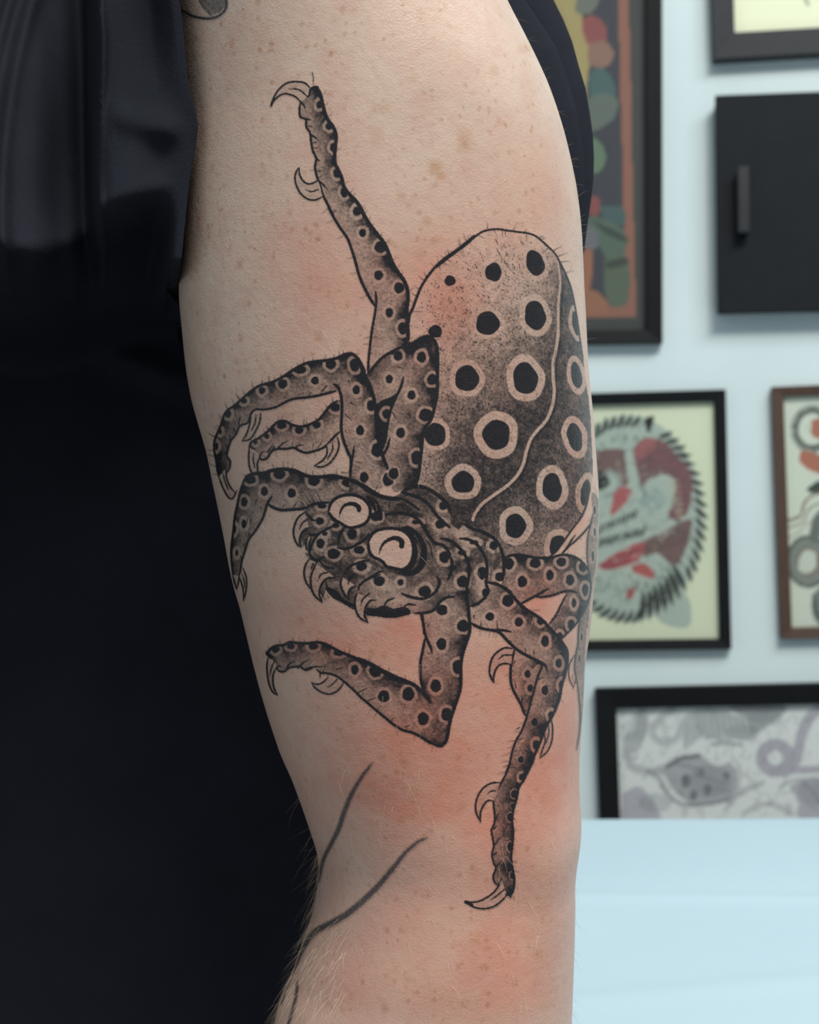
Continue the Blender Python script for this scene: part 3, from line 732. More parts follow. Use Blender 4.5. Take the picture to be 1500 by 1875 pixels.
for i in range(len(ss) - 1):
    q, _ = seg_dist(GX[sl], GY[sl], ss[i], ss[i + 1]); cr = (ss[i + 1][0] - ss[i][0]) * (GY[sl] - ss[i][1]) - (ss[i + 1][1] - ss[i][1]) * (GX[sl] - ss[i][0])
    u = q < d; d = np.where(u, q, d); sd = np.where(u, np.sign(cr), sd)
gx, gy = GX[sl], GY[sl]; right = sd < 0
ty = np.clip((gy - 500) / 330, 0, 1)
left_s = 0.10 + 0.80 * np.exp(-(d / (46 + 96 * ty)) ** 1.15) * (0.42 + 0.58 * ty) + 0.20 * np.clip((gy - 540) / 200, 0, 1)
left_s *= np.clip(0.35 + (gx - 770) / 100, 0.25, 1.0)
left_s *= np.clip((gy - 435) / 60, 0.3, 1)
right_s = 0.66 + 0.26 * np.exp(-(d / 42) ** 1.2) * np.clip((gy - 560) / 200, 0.15, 1)
right_s = np.where(gy > 880, right_s - 0.18 * np.clip((gy - 900) / 90, 0, 1) * np.clip(d / 60, 0, 1), right_s)
s = np.where(right, right_s, left_s) * (0.80 + 0.28 * N1[sl] + 0.16 * N2[sl]) + 0.07 * (N3[sl] - 0.5)
s = np.clip(s, 0.02, 2); s = s / (1 + (s / 0.80) ** 5) ** 0.2 + 0.16 * (N3[sl] - 0.5) * np.clip(s * 2, 0, 1) + 0.10 * (N2[sl] - 0.5)
m = am[sl] > 0; SH[sl][m] = np.clip(s, 0.02, 0.9)[m]
CUR[0] = ABD
# stipple
r_ = np.random.default_rng(5)
for _ in range(3600):
    x, y = 770 + 310 * r_.random(), 440 + 560 * r_.random(); xi, yi = int(x - X0), int(y - Y0)
    if am[yi, xi] == 0: continue
    s0 = SH[yi, xi]
    if r_.random() > 0.3 + s0 * 1.6: continue
    l_ = 0.8 + 3.2 * r_.random() ** 2; an = 1.1 + 0.5 * r_.standard_normal()
    stroke([(x, y), (x + l_ * math.cos(an), y + l_ * math.sin(an))], 1.9 + 1.7 * r_.random() ** 2, 0.5 + 0.4 * r_.random(), taper=(0.8, 0.6), clip=am, soft=0.6)
spots(G, '120,570,50,48,0;518,492,75,85,26;900,410,80,120,42,-18;465,960,108,108,42;900,890,95,135,52,-10', am, rk=0.28)
spots(Hh, '275,265,110,118,52;810,265,112,146,64,-10;545,780,125,137,78;240,1215,104,100,64;1055,1265,88,132,60,-6;1262,800,66,132,50,-12;1278,240,48,122,42,-10;1360,1310,44,120,48,8', am, rk=0.28)
spots(Dd, '1085,980,98,105,42;1085,35,62,58,0', am)
spots(G, '1270,960,30,112,36,-8', am, rk=0.35)
spots(I, '620,315,94,112,62;1005,500,72,105,52,14', am, rk=0.28)
stroke([(x + 4.5, y + 1.5) for x, y in seam[3:]], 4.5, 0.55, soft=1.8, clip=am)
# pale seam line
for i in range(len(ss) - 1):
    w_ = 1.6 + 1.3 * min(i / 25, 1); q = bx([ss[i], ss[i + 1]], 8); dd, _ = seg_dist(GX[q], GY[q], ss[i], ss[i + 1]); k = np.clip((w_ - dd) / 1.4 + 0.5, 0, 1)
    SH[q] = SH[q] * (1 - k) + 0.16 * k; INK[q] *= 1 - 0.9 * k
stroke(abd_top, 4.6, w1=2.2); stroke(abd_rt[6:], 3.0, taper=(0.4, 1)); stroke(I('520,600 600,590 700,590 800,605 930,600'), 3.2)
stroke(Hh('1390,420 1375,600 1395,760'), 2.0, 0.45); stroke(Hh('1090,10 1070,150'), 1.4, 0.4)
hairs(abd_top[:28], 1, 44, 12, 0.35, inner=0.35, seed=1, dens=0.6)
ticks(G, '540,195 560,240;560,300 590,355;770,210 785,240;640,320 655,345;710,440 705,480;755,430 760,480;620,400 700,500', 1.8, 0.6)

# ---- leg a: the long leg reaching up
ra = A('505,195 535,270 555,350 575,430 605,500 650,560 678,640 672,740 665,830 670,900 700,960 730,1030 750,1110 800,1180 860,1240 905,1310 940,1390') + B('400,0 435,70 490,160 560,250 620,330 660,420 700,520 750,600 800,670 830,750 838,830 825,930 830,1050 835,1140 840,1220')
la1 = A('350,340 343,400 350,470 400,495 405,560 440,620 450,700 465,780 495,850 485,930 500,1010 530,1090 555,1180 600,1270 650,1370') + B('110,0 150,80 210,180 280,280 315,370 350,480 385,610 420,700 470,800 530,900')
la2 = B('525,1000 510,1100 490,1250 475,1400') + Dd('470,420')
m = region(A('450,215') + ra + B('700,1320 560,1400') + (la1 + la2)[::-1] + A('420,280'), 1, 0.09, ra, 0.66, 10)
spots(A, '525,360,27,35;615,555,33,35;655,750,32,40;690,985,38,42;755,1160,36,46;870,1335,42,50', m)
spots(B, '370,35,38,40;420,232,32,38;585,362,54,54;567,620,40,44;755,735,46,50;665,962,34,44;790,1105,46,56', m)
stroke(ra, 5.4, w1=6.0); stroke(la1, 3.4, w1=4.8); stroke(B('540,770 545,860 535,960 510,1100 490,1250 475,1400') + Dd('470,420'), 4.0)
stroke(A('445,215 480,198 508,198'), 5); stroke(A('440,215 435,260 425,285'), 4)
claw(A, '440,205 390,160 300,148 220,165 150,225 105,300 82,370', '82,370 120,310 190,262 250,265 310,290 352,335', '245,215 310,215 360,235 420,290')
stroke(A('82,372 100,325 120,300'), 4.5, taper=(.7, .4))
claw(A, '555,1200 500,1228 430,1228 360,1180 315,1100 302,1020 320,960 340,935', '340,935 345,1000 380,1060 430,1085 490,1065 515,1040', '395,1135 450,1155 515,1135')
ticks(A, '350,330 385,370 400,410;400,490 450,500;450,640 490,660 520,690;500,850 530,880;520,1060 570,1100 600,1145', 4.2, 0.92)
ticks(A, '430,555 468,562;470,705 503,707;480,757 512,752;500,965 542,972;640,1350 680,1325;460,60 470,120 465,180', 2.0, 0.8)
hairs(ra, 1, 26, 9, -0.6, seed=2, dens=0.5); hairs(la1[8:], -1, 12, 9, -0.2, inner=0.4, seed=3, dens=0.5); hairs(la2, -1, 5, 8, 0.2, inner=.4, seed=4, dens=.5)

# ---- leg b: bent leg beside the abdomen, its tip shows below the left leg
tb = C_('1190,570 1130,610 1080,670 1020,740 950,780 860,805 780,790 710,755 650,760 600,800 540,860 470,910 400,950 380,1000')
lb = C_('1215,850 1160,900 1110,960 1060,1000 980,1030 900,1045 840,1025 790,1000 720,1010 650,1010 590,1030 550,1090 500,1110 475,1085')
m = region(C_('1240,560') + tb + C_('430,1020 475,1060') + lb[::-1] + C_('1240,840'), 2, 0.07, tb, 0.72, 7.5)
spots(C_, '680,790,42,38;840,838,38,34;1000,790,38,32;545,895,22,22;1170,630,45,38;440,950,18,18', m)
stroke(tb, 4.6, w1=3.6); stroke(lb, 4.0)
claw(C_, '385,990 378,1080 385,1170 405,1225 440,1238', '440,1238 460,1225 458,1150 480,1080', '425,1045 420,1110 435,1180')
claw(C_, '1190,900 1205,980 1180,1060 1120,1140 1050,1175 980,1170', '980,1165 1060,1110 1095,1050 1090,980', '1145,940 1145,1020 1100,1100')
ticks(C_, '640,1010 690,960 745,935;800,1005 835,978 885,975;550,1040 600,970;480,1085 500,1040 540,1030;610,990 590,1030', 3.2, 0.92)
ticks(C_, '970,970 965,1010;1010,1000 1060,930;780,960 770,1000', 1.8, 0.7)
hairs(tb, -1, 13, 8, -0.3, seed=5); hairs(lb, 1, 10, 6, 0.1, seed=6, dens=0.4)
rb = Dd('850,150 900,130 960,95 1020,80 1070,110 1100,180 1108,300 1105,450 1105,570 1085,700 1050,830 1000,910 975,960 965,1060 950,1200 935,1330 910,1440')
ub = Dd('470,420 530,350 600,275 680,225 760,185 850,150')
m = region(ub + rb + Dd('800,1480 700,1490 650,1290 600,1180 560,1020 545,820 530,680 490,540 450,430'), 2, 0.13, rb, 0.62, 13, ub, 0.4, 8)
dk = Dd('545,715 620,672 700,640 735,615 690,730 660,830 640,940 625,1060 600,1120 560,1000 545,820'); region(dk, 2, 0.55, Dd('545,715 545,900 600,1100'), 0.3, 12)
spots(Dd, '960,270,42,50;745,258,40,46;690,215,34,34,0;1060,475,50,50;868,617,37,42;1000,800,64,58;665,470,32,40;640,790,38,45;768,963,40,48;915,1190,50,64', m)
stroke(rb, 5.2); stroke(ub, 4.6); stroke(Dd('795,450 775,530 740,610 690,720 660,830 640,940 630,1030 600,1110'), 4.2, taper=(.4, .8)); stroke(Dd('548,712 620,672 690,645 745,600'), 4.6)
stroke(Dd('672,1005 645,1100 605,1165'), 4.0, taper=(.4, 1)); ticks(Dd, '690,1280 695,1380 700,1470', 4.0)
ticks(Dd, '750,360 800,375;690,770 740,850;845,780 860,830;690,1150 705,1160;775,1140 785,1155;1110,180 1170,230;920,140 990,165 1060,170', 2.0, 0.75)
stroke(Dd('760,190 820,150 860,140'), 6.0)
hairs(rb, 1, 26, 7, 0.2, inner=0.3, seed=7, dens=0.45)

# ---- leg c: the left leg arching over
oc = C_('1450,350 1420,260 1375,180 1320,140 1260,145 1180,180 1080,200 980,210 880,235 780,290 690,350 600,395 480,430 400,480 320,550 250,610 180,660 145,720 120,800 80,890 62,960 65,1040 80,1120 90,1200 105,1270')
ic = C_('1180,480 1100,500 1000,525 900,540 780,555 700,590 620,630 520,650 440,650 400,690 370,770 300,800 260,880 220,930 200,980 180,1070 210,1120 205,1180 180,1230')
rc = Dd('400,350 440,440 490,540 530,680 545,820 560,1000 600,1160 650,1290'); lc = Dd('165,520 210,580 230,680 230,800 225,920 245,1030 290,1150 315,1210 305,1380')
m = region(oc[::-1] + rc + Dd('640,1400 560,1480 400,1410') + lc[::-1] + ic, 3, 0.12, oc[:26], 0.66, 9, rc, 0.62, 9)
spots(C_, '500,475,30,32;690,415,42,42;845,285,60,36;1130,235,48,45;1350,240,46,60;985,385,35,37;1362,470,33,42;1398,840,36,46;1435,1270,40,48;335,570,26,24;190,690,28,34;118,850,14,24;85,985,14,34', m)
spots(Dd, '500,715,40,50;555,1120,54,66', m)
spots(Dd, '655,1390,50,62,20;705,1335,46,52,14', None)
stroke(oc, 5.2, w1=3.0); stroke(ic, 4.4, w1=2.8); stroke(rc, 5.4); stroke(lc, 4.6); stroke(C_('1160,420 1195,440 1210,470'), 5.5)
stroke(Dd('345,1080 330,1180 308,1300'), 3.6, taper=(.3, 1))
claw(C_, '105,1265 140,1360 190,1450 230,1465 265,1405 268,1390', '255,1412 205,1350 175,1270 170,1190', '140,1220 160,1300 190,1380', w=2.6)
claw(C_, '490,680 480,760 440,850 390,920 320,940', '320,935 360,870 385,790 400,700', '445,690 437,770 405,840', w=2.8)
ticks(C_, '300,720 288,790 320,810;245,820 255,880;210,890 205,950;165,1040 190,1100;175,980 195,1030;1090,430 1060,470 1030,510', 2.8, 0.85)
ticks(C_, '580,520 570,550;705,525 700,550;845,505 830,530;945,495 925,525;1290,390 1310,400;1310,590 1380,615;1260,690 1320,750;1270,855 1260,830;1230,1225 1355,1235;1370,1130 1420,1140', 2.0, 0.75)
hairs(oc[2:], -1, 26, 10, -0.4, seed=8); hairs(lc, -1, 8, 7, -0.2, inner=.8, seed=9, dens=.5); hairs(rc, -1, 9, 7, 0.3, inner=.8, seed=31, dens=.4)

# ---- leg d: lower left leg
td = E('230,210 270,160 340,135 420,130 500,105 600,95 700,110 780,145 850,165 950,165 1040,155 1120,170 1220,195 1320,240 1400,290 1490,345')
od = E('230,210 200,310 175,420 150,540 135,680 120,800 118,900 130,1020 145,1120 165,1190')
id_ = E('490,345 450,410 430,480 400,560 340,660 280,740 250,830 220,920 205,1010 190,1100 170,1190'); bd = E('450,410 500,445 580,470 680,465 780,455 860,430 950,410 1010,400')
m = region(od[::-1] + td + E('1480,480 1400,420 1300,340 1200,325 1100,350 1050,390 1010,410') + bd[::-1] + id_[1:], 4, 0.12, td, 0.72, 9.5, od, 0.62, 9)
spots(E, '295,190,48,40;560,145,54,42;875,205,54,44;1190,220,58,40;422,298,32,42;672,315,38,42;238,395,30,42;235,597,22,40;150,640,14,38;170,862,12,28', m)
stroke(td, 5.6); stroke(od, 4.2, w1=2.6); stroke(id_, 4.4, w1=2.6); stroke(bd, 4.8)
claw(E, '130,1060 150,1130 168,1195', '168,1190 185,1130 190,1070', w=2.4); claw(E, '225,1000 255,1080 260,1160 250,1230 230,1300', '230,1300 230,1220 215,1150 192,1080', '215,1050 235,1110 242,1180', w=2.4)
ticks(E, '350,370 335,430;300,550 295,600;285,680 275,720;240,780 238,820;205,890 215,930;265,550 260,600;385,440 395,460;590,440 610,415;690,440 720,400;770,305 730,310;760,400 800,440', 2.2, 0.8)
hairs(td, 1, 20, 9, -0.2, seed=10); hairs(bd, -1, 7, 6, 0.1, seed=12, dens=.4, inner=.5)

# ---- leg e: front leg, knee down, shin reaching left
re = Mm('965,0 985,130 1000,260 1000,380 970,480 940,570 920,680 920,800 915,900 890,990 860,1080 830,1170 810,1260 795,1350 770,1405 730,1430 680,1420')
te = L('150,400 160,365 190,330 240,310 300,305 350,280 420,285 500,290 560,285 620,280 700,305 780,350 860,385 960,425 1080,475 1200,550 1320,610 1420,645') + Mm('0,640 100,680 200,740 300,790 400,830 480,865 550,910')
le = Mm('590,450 570,560 550,660 550,780 565,880 600,970 630,1010')
be = Mm('680,1420 620,1390 560,1350 480,1310 380,1280 300,1230 220,1165 130,1090 60,1030 0,980') + L('930,710 850,640 780,590 700,565 640,560 600,530')
toe = L('560,520 500,535 450,505 400,505 350,515 300,550 250,540 235,515')
m = region(L('215,450 175,430') + te + le[::-1] + Mm('570,330 575,240 700,100 850,0') + re + be + toe, 5, 0.11, te, 0.72, 9.5, re, 0.68, 14)
spots(L, '225,345,34,32;365,315,34,28;570,320,42,28;805,375,48,30;950,530,34,45;1140,545,58,52;1215,775,52,55;1440,755,54,64', m)
spots(Mm, '575,1180,50,60;790,1140,50,60;690,880,48,58;892,705,48,64;743,495,45,55;940,330,55,55;748,185,50,48', m)
stroke(re, 5.4); stroke(te, 4.0, w1=6.0); stroke(le, 4.4); stroke(be, 4.6, w1=3.4); stroke(toe, 3.4); stroke(Mm('565,230 580,340 600,430 640,520 658,580'), 4.4, taper=(1, .4))
stroke(Mm('550,905 600,970 640,1030'), 7, 0.8, soft=1.6)
claw(L, '155,420 145,500 150,580 165,660 195,730 240,765', '240,760 210,700 200,630 205,570 230,520', '170,595 185,520 215,450', w=2.8)
claw(L, '555,645 580,690 640,735 720,755 790,725 830,680 845,650', '555,650 610,665 660,645 705,600', '700,695 750,660 785,620', w=2.8)
ticks(L, '635,560 630,610;230,520 260,495 285,520;330,515 355,475 405,450;430,515 480,465 540,440;500,525 560,508 690,500', 3.4, 0.92)
ticks(L, '780,530 850,510;980,740 1080,695;1070,815 1150,785;1280,1000 1305,970;1410,1060 1455,1035;930,700 940,680;1020,760 1030,740', 2.2, 0.8)
ticks(Mm, '625,590 660,570;700,640 730,610;590,720 600,700;610,340 640,300;600,310 620,290', 2.0, 0.7)
stroke(L('150,365 145,380 165,415'), 5); hairs(te, 1, 22, 9, -0.4, seed=13); hairs(be, 1, 15, 8, -0.2, seed=14, dens=.5, inner=.3); hairs(re[4:], -1, 12, 10, 0.6, seed=15, dens=.5); hairs(le, -1, 4, 6, 0, seed=16, dens=.4)

# ---- leg i: back leg wrapping round behind the arm, seen at the limb
wi = I('1320,10 1385,90 1375,300 1365,600 1335,800 1300,1050 1285,1250') + J('1170,60 1152,350 1150,550 1130,850 1112,1000 1085,1160')
wl = I('1330,200 1300,330 1280,420 1275,600 1290,740 1290,900 1240,1060 1200,1220 1190,1400') + J('1075,270 1060,420 1085,560 1100,700 1110,850 1105,1000 1080,1160')
m = region(wl + wi[::-1], 8, 0.36, noise=0.4)
OLD[m > 0] = 0.45
spots(I, '1345,170,12,42,10;1345,370,11,36,10;1328,590,13,48,10;1265,1300,0.1,0.1,0', m)
spots(J, '1125,130,10,36,10;1105,330,9,34,8', m)
stroke(wl, 2.6, 0.8); stroke(J('1060,300 1012,390 1010,500 1050,600'), 2.4, 0.85); stroke(J('1050,600 1070,520 1065,440'), 2.2, 0.8); stroke(J('1040,480 1050,560'), 1.6, .6)
stroke(I('1320,280 1250,370 1170,450 1110,500 1060,560'), 3.2); stroke(I('1165,400 1130,450 1100,500 1040,580'), 3.2, taper=(.4, 1))

# ---- leg h: right leg with the tip that shows behind leg g
th_ = I('520,620 560,590 640,580 720,590 800,605 900,610 960,600 1040,580 1120,585 1200,620 1260,680 1300,740')
rh = I('1300,740 1308,900 1270,1050 1215,1150 1160,1230 1080,1310 1020,1370')
m = region(th_ + rh[1:] + I('960,1280 930,1210 990,1130 1030,1050 1080,950 1050,920 960,950 880,965 800,965 680,1020 570,930 500,875 505,700'), 7, 0.14, th_, 0.70, 11, rh, 0.58, 13)
spots(I, '560,660,45,55;800,655,50,45;1040,645,44,40;1235,690,34,45;682,825,42,52;935,765,33,48;1120,810,38,50;1258,900,28,55;1155,1020,20,42;1130,1220,32,50;1025,1330,30,40', m)
stroke(th_, 4.4, w1=3.4); stroke(rh, 3.0); stroke(I('680,1022 760,980 850,930 925,885'), 3.8, taper=(1, .4)); stroke(I('800,965 880,965 960,950 1050,920 1120,910 1180,925'), 3.8); stroke(I('1080,950 1030,1050 990,1130 930,1210'), 3.2)
ticks(I, '990,1140 1050,1130;780,1090 840,1080;1060,1060 1085,1052;950,1170 1000,1150;700,930 720,950;960,940 965,920', 1.8, .6)
hairs(th_[5:], 1, 10, 7, .2, seed=17, dens=.4)
lh = J('510,250 490,330 475,430 480,560 520,660 570,750 600,830 622,855')
m = region(lh + J('640,800 680,640 720,500 770,390 700,340 600,290'), 7, 0.06, J('780,380 720,400 660,470 650,620 640,700'), 0.72, 8)
spots(J, '630,470,26,36;655,600,26,34;690,500,30,70,0', m, rk=.3)
SHt = region(J('665,440 720,385 755,400 730,470 690,580 660,520'), 7, 0.16)
stroke(lh, 4.4); ticks(J, '500,370 525,345;525,600 515,540;580,690 580,745;500,480 515,465', 2.4, .85)
claw(J, '495,240 430,230 360,265 310,320 285,400 285,480 320,545', '320,540 325,470 360,400 420,375 482,385', '360,340 410,300 488,298', w=3.2)
stroke(J('290,480 300,510 320,545'), 4.5)
hairs(lh, 1, 12, 8, .5, seed=18, dens=.5, inner=.4)

# ---- leg g: right front leg reaching down
tg_ = I('355,830 430,840 500,875 570,930 640,1010 720,1080 800,1130 880,1190 940,1260 1000,1320 1060,1400') + J('950,190 985,240 995,300 990,400 970,480 940,590 920,700 870,830 820,920 780,1010 740,1110 700,1200 650,1300 590,1400') + K('985,40 970,90 930,170 890,250 850,310 830,410 800,520 790,620 800,720 790,850 780,950 795,1060 810,1150 800,1250 770,1310')
lg = J('770,390 730,480 700,580 670,690 640,800 610,900 570,1000 520,1090 490,1180 465,1290 430,1380') + K('770,90 730,190 680,280 640,340 620,400 620,480 630,570 625,640 600,700 610,770 620,850 605,920 620,1000 640,1050 615,1120 630,1180 660,1210')
bg_ = I('200,1200 300,1250 400,1270 470,1290 540,1360 620,1440') + J('450,170 530,245 620,300 700,340 770,370')
m = region(I('270,1000 340,880') + tg_ + K('720,1260') + lg[::-1] + bg_[::-1] + I('195,1100'), 6, 0.10, tg_[3:], 0.64, 12)
spots(I, '550,1000,52,55;385,1145,40,38;650,1195,38,42;850,1185,34,36;890,1370,35,52', m)
spots(J, '915,372,28,42;790,620,32,45,6;940,575,24,45;845,850,26,40;695,912,32,40,4;710,1120,32,45;572,1255,28,33,4;580,1415,26,28', m)
spots(K, '870,55,28,33,4;880,215,30,30,5;810,370,32,40,9;795,480,20,28,5;770,580,28,40,9;770,850,25,42,10;790,1115,22,33,9', m)
stroke(tg_, 5.0, w1=3.6); stroke(lg, 3.6, w1=3.0); stroke(bg_, 4.8); stroke(I('400,1270 500,1270 580,1285'), 4.2, taper=(1, .5)); stroke(J('740,360 790,390 810,440'), 4.2, taper=(1, .5))
claw(K, '680,265 600,270 530,310 480,380 455,460 460,540 500,625', '500,620 500,540 530,470 570,430 620,435', '560,375 590,345 640,340', w=3.0)
claw(K, '690,1140 670,1200 620,1270 550,1320 470,1355 365,1360', '365,1360 440,1405 530,1420 620,1400 690,1350 740,1295', '590,1340 650,1300 720,1240', w=3.0)
stroke(K('365,1358 400,1372 430,1390'), 6.5, taper=(.8, .4)); stroke(K('735,1290 765,1290 775,1310'), 6)
claw(J, '850,890 860,980 850,1090 810,1180 745,1240', '745,1235 760,1180 790,1090 785,1020', '820,930 825,1010 800,1100', w=2.6)
ticks(K, '638,605 672,530;618,690 652,660;625,840 682,760;620,925 652,900;635,1050 685,980', 3.0, .9)
ticks(J, '730,520 775,500;690,640 710,630;660,760 680,745;550,1070 595,1060;510,1180 535,1165;470,1300 490,1300;610,240 612,275;685,255 690,300;525,140 535,140;560,960 520,980', 2.2, .8)
ticks(I, '300,1240 305,1185;240,1130 240,1170;455,1270 450,1180;360,1230 355,1225', 2.2, .8)
hairs(tg_[:9], 1, 9, 7, .3, seed=19, dens=.4); hairs(tg_[14:], 1, 30, 6, .6, seed=20, dens=.45); hairs(lg[3:12], -1, 12, 11, .5, seed=21, dens=.5); hairs(bg_[:4], -1, 8, 8, 0, seed=22, dens=.5)

# ---- head and plates
hd = F('0,95 90,130 170,190 260,235 400,255 480,205 560,160 650,155 740,190 830,250 890,310 920,400 930,500 1000,550 1050,500 1130,545 1220,570 1310,620 1370,690 1405,790 1415,900 1400,1020 1255,1030 1270,1110 1240,1175 1170,1235 1100,1255 1075,1150 960,1165 890,1180 830,1220 780,1280 690,1310 560,1320 480,1345 380,1360 260,1345 160,1335 170,1398 100,1360')
hd += E('1260,1360 1150,1325 1050,1265 985,1200 950,1312 880,1255 840,1190 800,1120 785,1040 800,970 830,920 825,860 800,790 755,812 720,780 690,700 695,620 730,540 790,490 830,430 900,400 1010,400 1100,345 1200,325')
m = region(hd, HEAD, 0.57, F('330,410 500,400 640,470 780,670 900,740 935,880'), 0.35, 9, F('840,630 990,700 1090,860 1075,1100'), 0.4, 10, noise=0.45, smooth=False)
# lighter cheek and mouth corner
for (x, y, rx, ry, k) in ((725, 1100, 50, 22, .75), (800, 1000, 16, 30, .4), (850, 985, 14, 40, .45), (880, 1080, 14, 25, .5), (840, 975, 20, 14, .6), (700, 1075, 30, 14, .5)):
    q = np.exp(-((GX - x) / rx) ** 2 - ((GY - y) / ry) ** 2) * k * m; SH *= 1 - q
spots(F, '870,800,48,54;830,500,45,40;860,330,40,38;1035,1025,50,55;1215,945,42,58;1320,695,38,42;1375,980,40,42;1245,1130,30,45;272,1020,52,45;690,1115,58,52;468,1030,27,29;25,590,45,50;90,735,50,36;110,890,50,40;240,430,50,40;610,480,40,20;1030,760,38,25;1140,665,40,20', m, ring=10)
spots(E, '935,775,38,45;1055,870,58,48;1310,985,50,42;930,570,38,34;1075,610,34,24;975,685,24,20;950,430,40,26;1020,370,30,28', m)
for q, w_ in (('330,410 420,400 500,400 580,425 640,470 690,540 730,610 780,670 850,690 900,740 935,830 935,920 900,1010', 5.0), ('480,265 560,310 640,370', 4.5), ('480,210 560,230 640,260 700,295 750,350 800,420 860,480 920,530', 5.2),
              ('480,205 560,160 650,155 740,190 830,250 890,310 920,390', 6.0), ('840,630 920,650 990,700 1050,770 1090,860 1095,960 1075,1080 1075,1150 1090,1280 1100,1400 1105,1480', 5.0),
              ('1010,630 1090,640 1160,680 1220,760 1255,850 1260,960 1250,1040 1270,1110 1240,1170 1170,1230 1100,1255', 4.6), ('1050,500 1130,545 1220,570 1310,620 1370,690 1405,790 1415,900 1400,1010', 5.0),
              ('1255,1030 1330,1045 1400,1070 1480,1120', 4.6), ('800,980 825,1030 800,1100 750,1150 680,1180 600,1175 530,1155 480,1135', 4.6), ('960,1165 890,1170 830,1210 780,1280 700,1310 600,1315', 4.4), ('0,95 90,130 170,190 260,235 370,262 480,265', 6.5),
              ('80,1105 100,1050 170,1000 250,950 310,925', 3.6), ('650,1320 680,1420 680,1500', 4.4), ('700,640 740,700 760,800', 2.0)):
    stroke(F(q), w_)
for q, w_ in (('830,880 850,800 900,710 960,660 1070,610', 4.0), ('1090,815 1180,822 1260,790 1340,740 1380,690', 4.4), ('1095,780 1110,700 1150,640', 4.0), ('1160,1060 1200,990 1290,950 1380,930', 4.2), ('930,940 980,990 1060,1005', 3.6), ('1010,500 1060,560 1120,590', 5),
              ('820,435 900,410 1010,400', 5.0), ('800,490 860,560 890,560', 4), ('830,690 870,700 900,690', 3.5), ('840,880 890,930 960,900', 6), ('1280,1180 1350,1110 1480,1060', 4)):
    stroke(E(q), w_)
# dark folds
for fn, q, w_, dn in ((E, '1000,800 1090,760 1110,700', 6, .5), (E, '880,880 960,920 1050,960', 7, .55), (E, '1150,640 1250,720 1330,700', 8, .45), (E, '1180,1120 1240,1070 1330,1080', 8, .5), (F, '330,900 420,930 520,960', 6, .5), (F, '100,850 200,840 300,900', 6, .6),
                      (F, '740,560 760,640 780,740', 6, .35), (F, '960,900 1000,820 960,740', 7, .35), (F, '1150,900 1200,820 1170,740', 7, .35), (F, '1330,900 1360,820 1340,740', 8, .45), (F, '420,340 520,350 640,430', 8, .4), (F, '620,190 720,230 800,300', 7, .4),
                      (F, '960,1180 1020,1130 1070,1110', 9, .55), (F, '1000,1260 1060,1220', 6, .5), (F, '880,1220 960,1230 1010,1180', 5, .6)):
    stroke(fn(q), w_, dn, soft=2.2, clip=m)
# mouth
def solid(poly, dens):
    p = smooth_poly(list(poly) + [poly[0]], 3); q = bx(p, 2); k = inside(p, GX[q], GY[q]); INK[q][k] = np.maximum(INK[q][k], dens - 0.1 * N2[q][k]); ID[q][k & (ID[q] == 0)] = CUR[0]
solid(F('160,1262 240,1268 320,1240 400,1272 500,1255 560,1290 560,1318 480,1345 380,1360 260,1345 160,1330'), 0.93)
solid(E('985,1110 1010,1170 1090,1210 1150,1285 1245,1335 1250,1385 1150,1330 1040,1268 985,1195'), 0.93)
stroke(F('320,1242 350,1200 412,1175'), 3.6); stroke(F('500,1255 540,1232 605,1240'), 3.6)
for fn, o_, i_, md in ((E, '790,490 730,540 695,620 690,700 720,780 757,812', '755,810 745,760 755,700 790,650 830,630', '740,650 770,590 820,550'), (E, '815,720 803,770 808,820 835,855', '835,855 830,790 850,720', None),
                       (E, '832,920 800,970 785,1040 800,1120 842,1190', '842,1190 850,1090 880,990 900,950', '845,1020 870,960'), (E, '895,960 850,1070 850,1170 880,1250 950,1315', '950,1310 925,1240 940,1160 990,1100 1070,1085', '910,1120 940,1060 1000,1040'),
                       (E, '1135,1080 1120,1150 1150,1230 1200,1290', '1200,1290 1190,1230 1220,1180 1260,1165', '1185,1150 1200,1100'), (F, '70,1130 50,1200 60,1290 100,1360 170,1400', '170,1395 140,1340 150,1260 190,1200 242,1195', '105,1250 120,1190 180,1135')):
    claw(fn, o_, i_, md, HEAD, 3.4)
# eyes
def eye(fn, q, pid, pupil, w0, w1):
    p = fn(q); region(p, pid, 0.0, noise=0.0)
    pp = smooth_poly(p + [p[0]], 3); stroke(pp[::3], 4.8); stroke(fn(pupil), w0, 0.97, w1=w1, taper=(.3, .9))
CUR[0] = HEAD
stroke(E('1365,350 1420,400 1460,470 1480,545'), 11, .94, taper=(.4, .7)); stroke(E('1400,380 1440,440 1455,500'), 1.6, 0)
eye(E, '1010,480 1030,410 1090,355 1170,332 1260,337 1330,370 1380,430 1390,500 1370,560 1330,600 1260,625 1190,630 1120,590 1050,545', EYE1, '1108,535 1120,480 1150,432 1200,412 1250,418 1285,445 1288,470', 2.0, 8.0)
CUR[0] = HEAD
stroke(F('480,530 560,560 625,620 668,700 678,780 660,860 620,915 560,945 500,935'), 9.5, .95, taper=(.3, .8), mid=11); stroke(F('545,590 590,680 600,780 570,870 520,920'), 8, .95, taper=(.4, .6))
eye(F, '175,660 200,600 250,560 320,540 420,540 490,560 550,610 580,680 585,760 570,830 530,890 480,915 400,900 340,885 290,830 220,800 180,740', EYE2, '270,778 290,710 330,660 390,630 440,630 478,658 478,700', 1.8, 9.0)
CUR[0] = HEAD
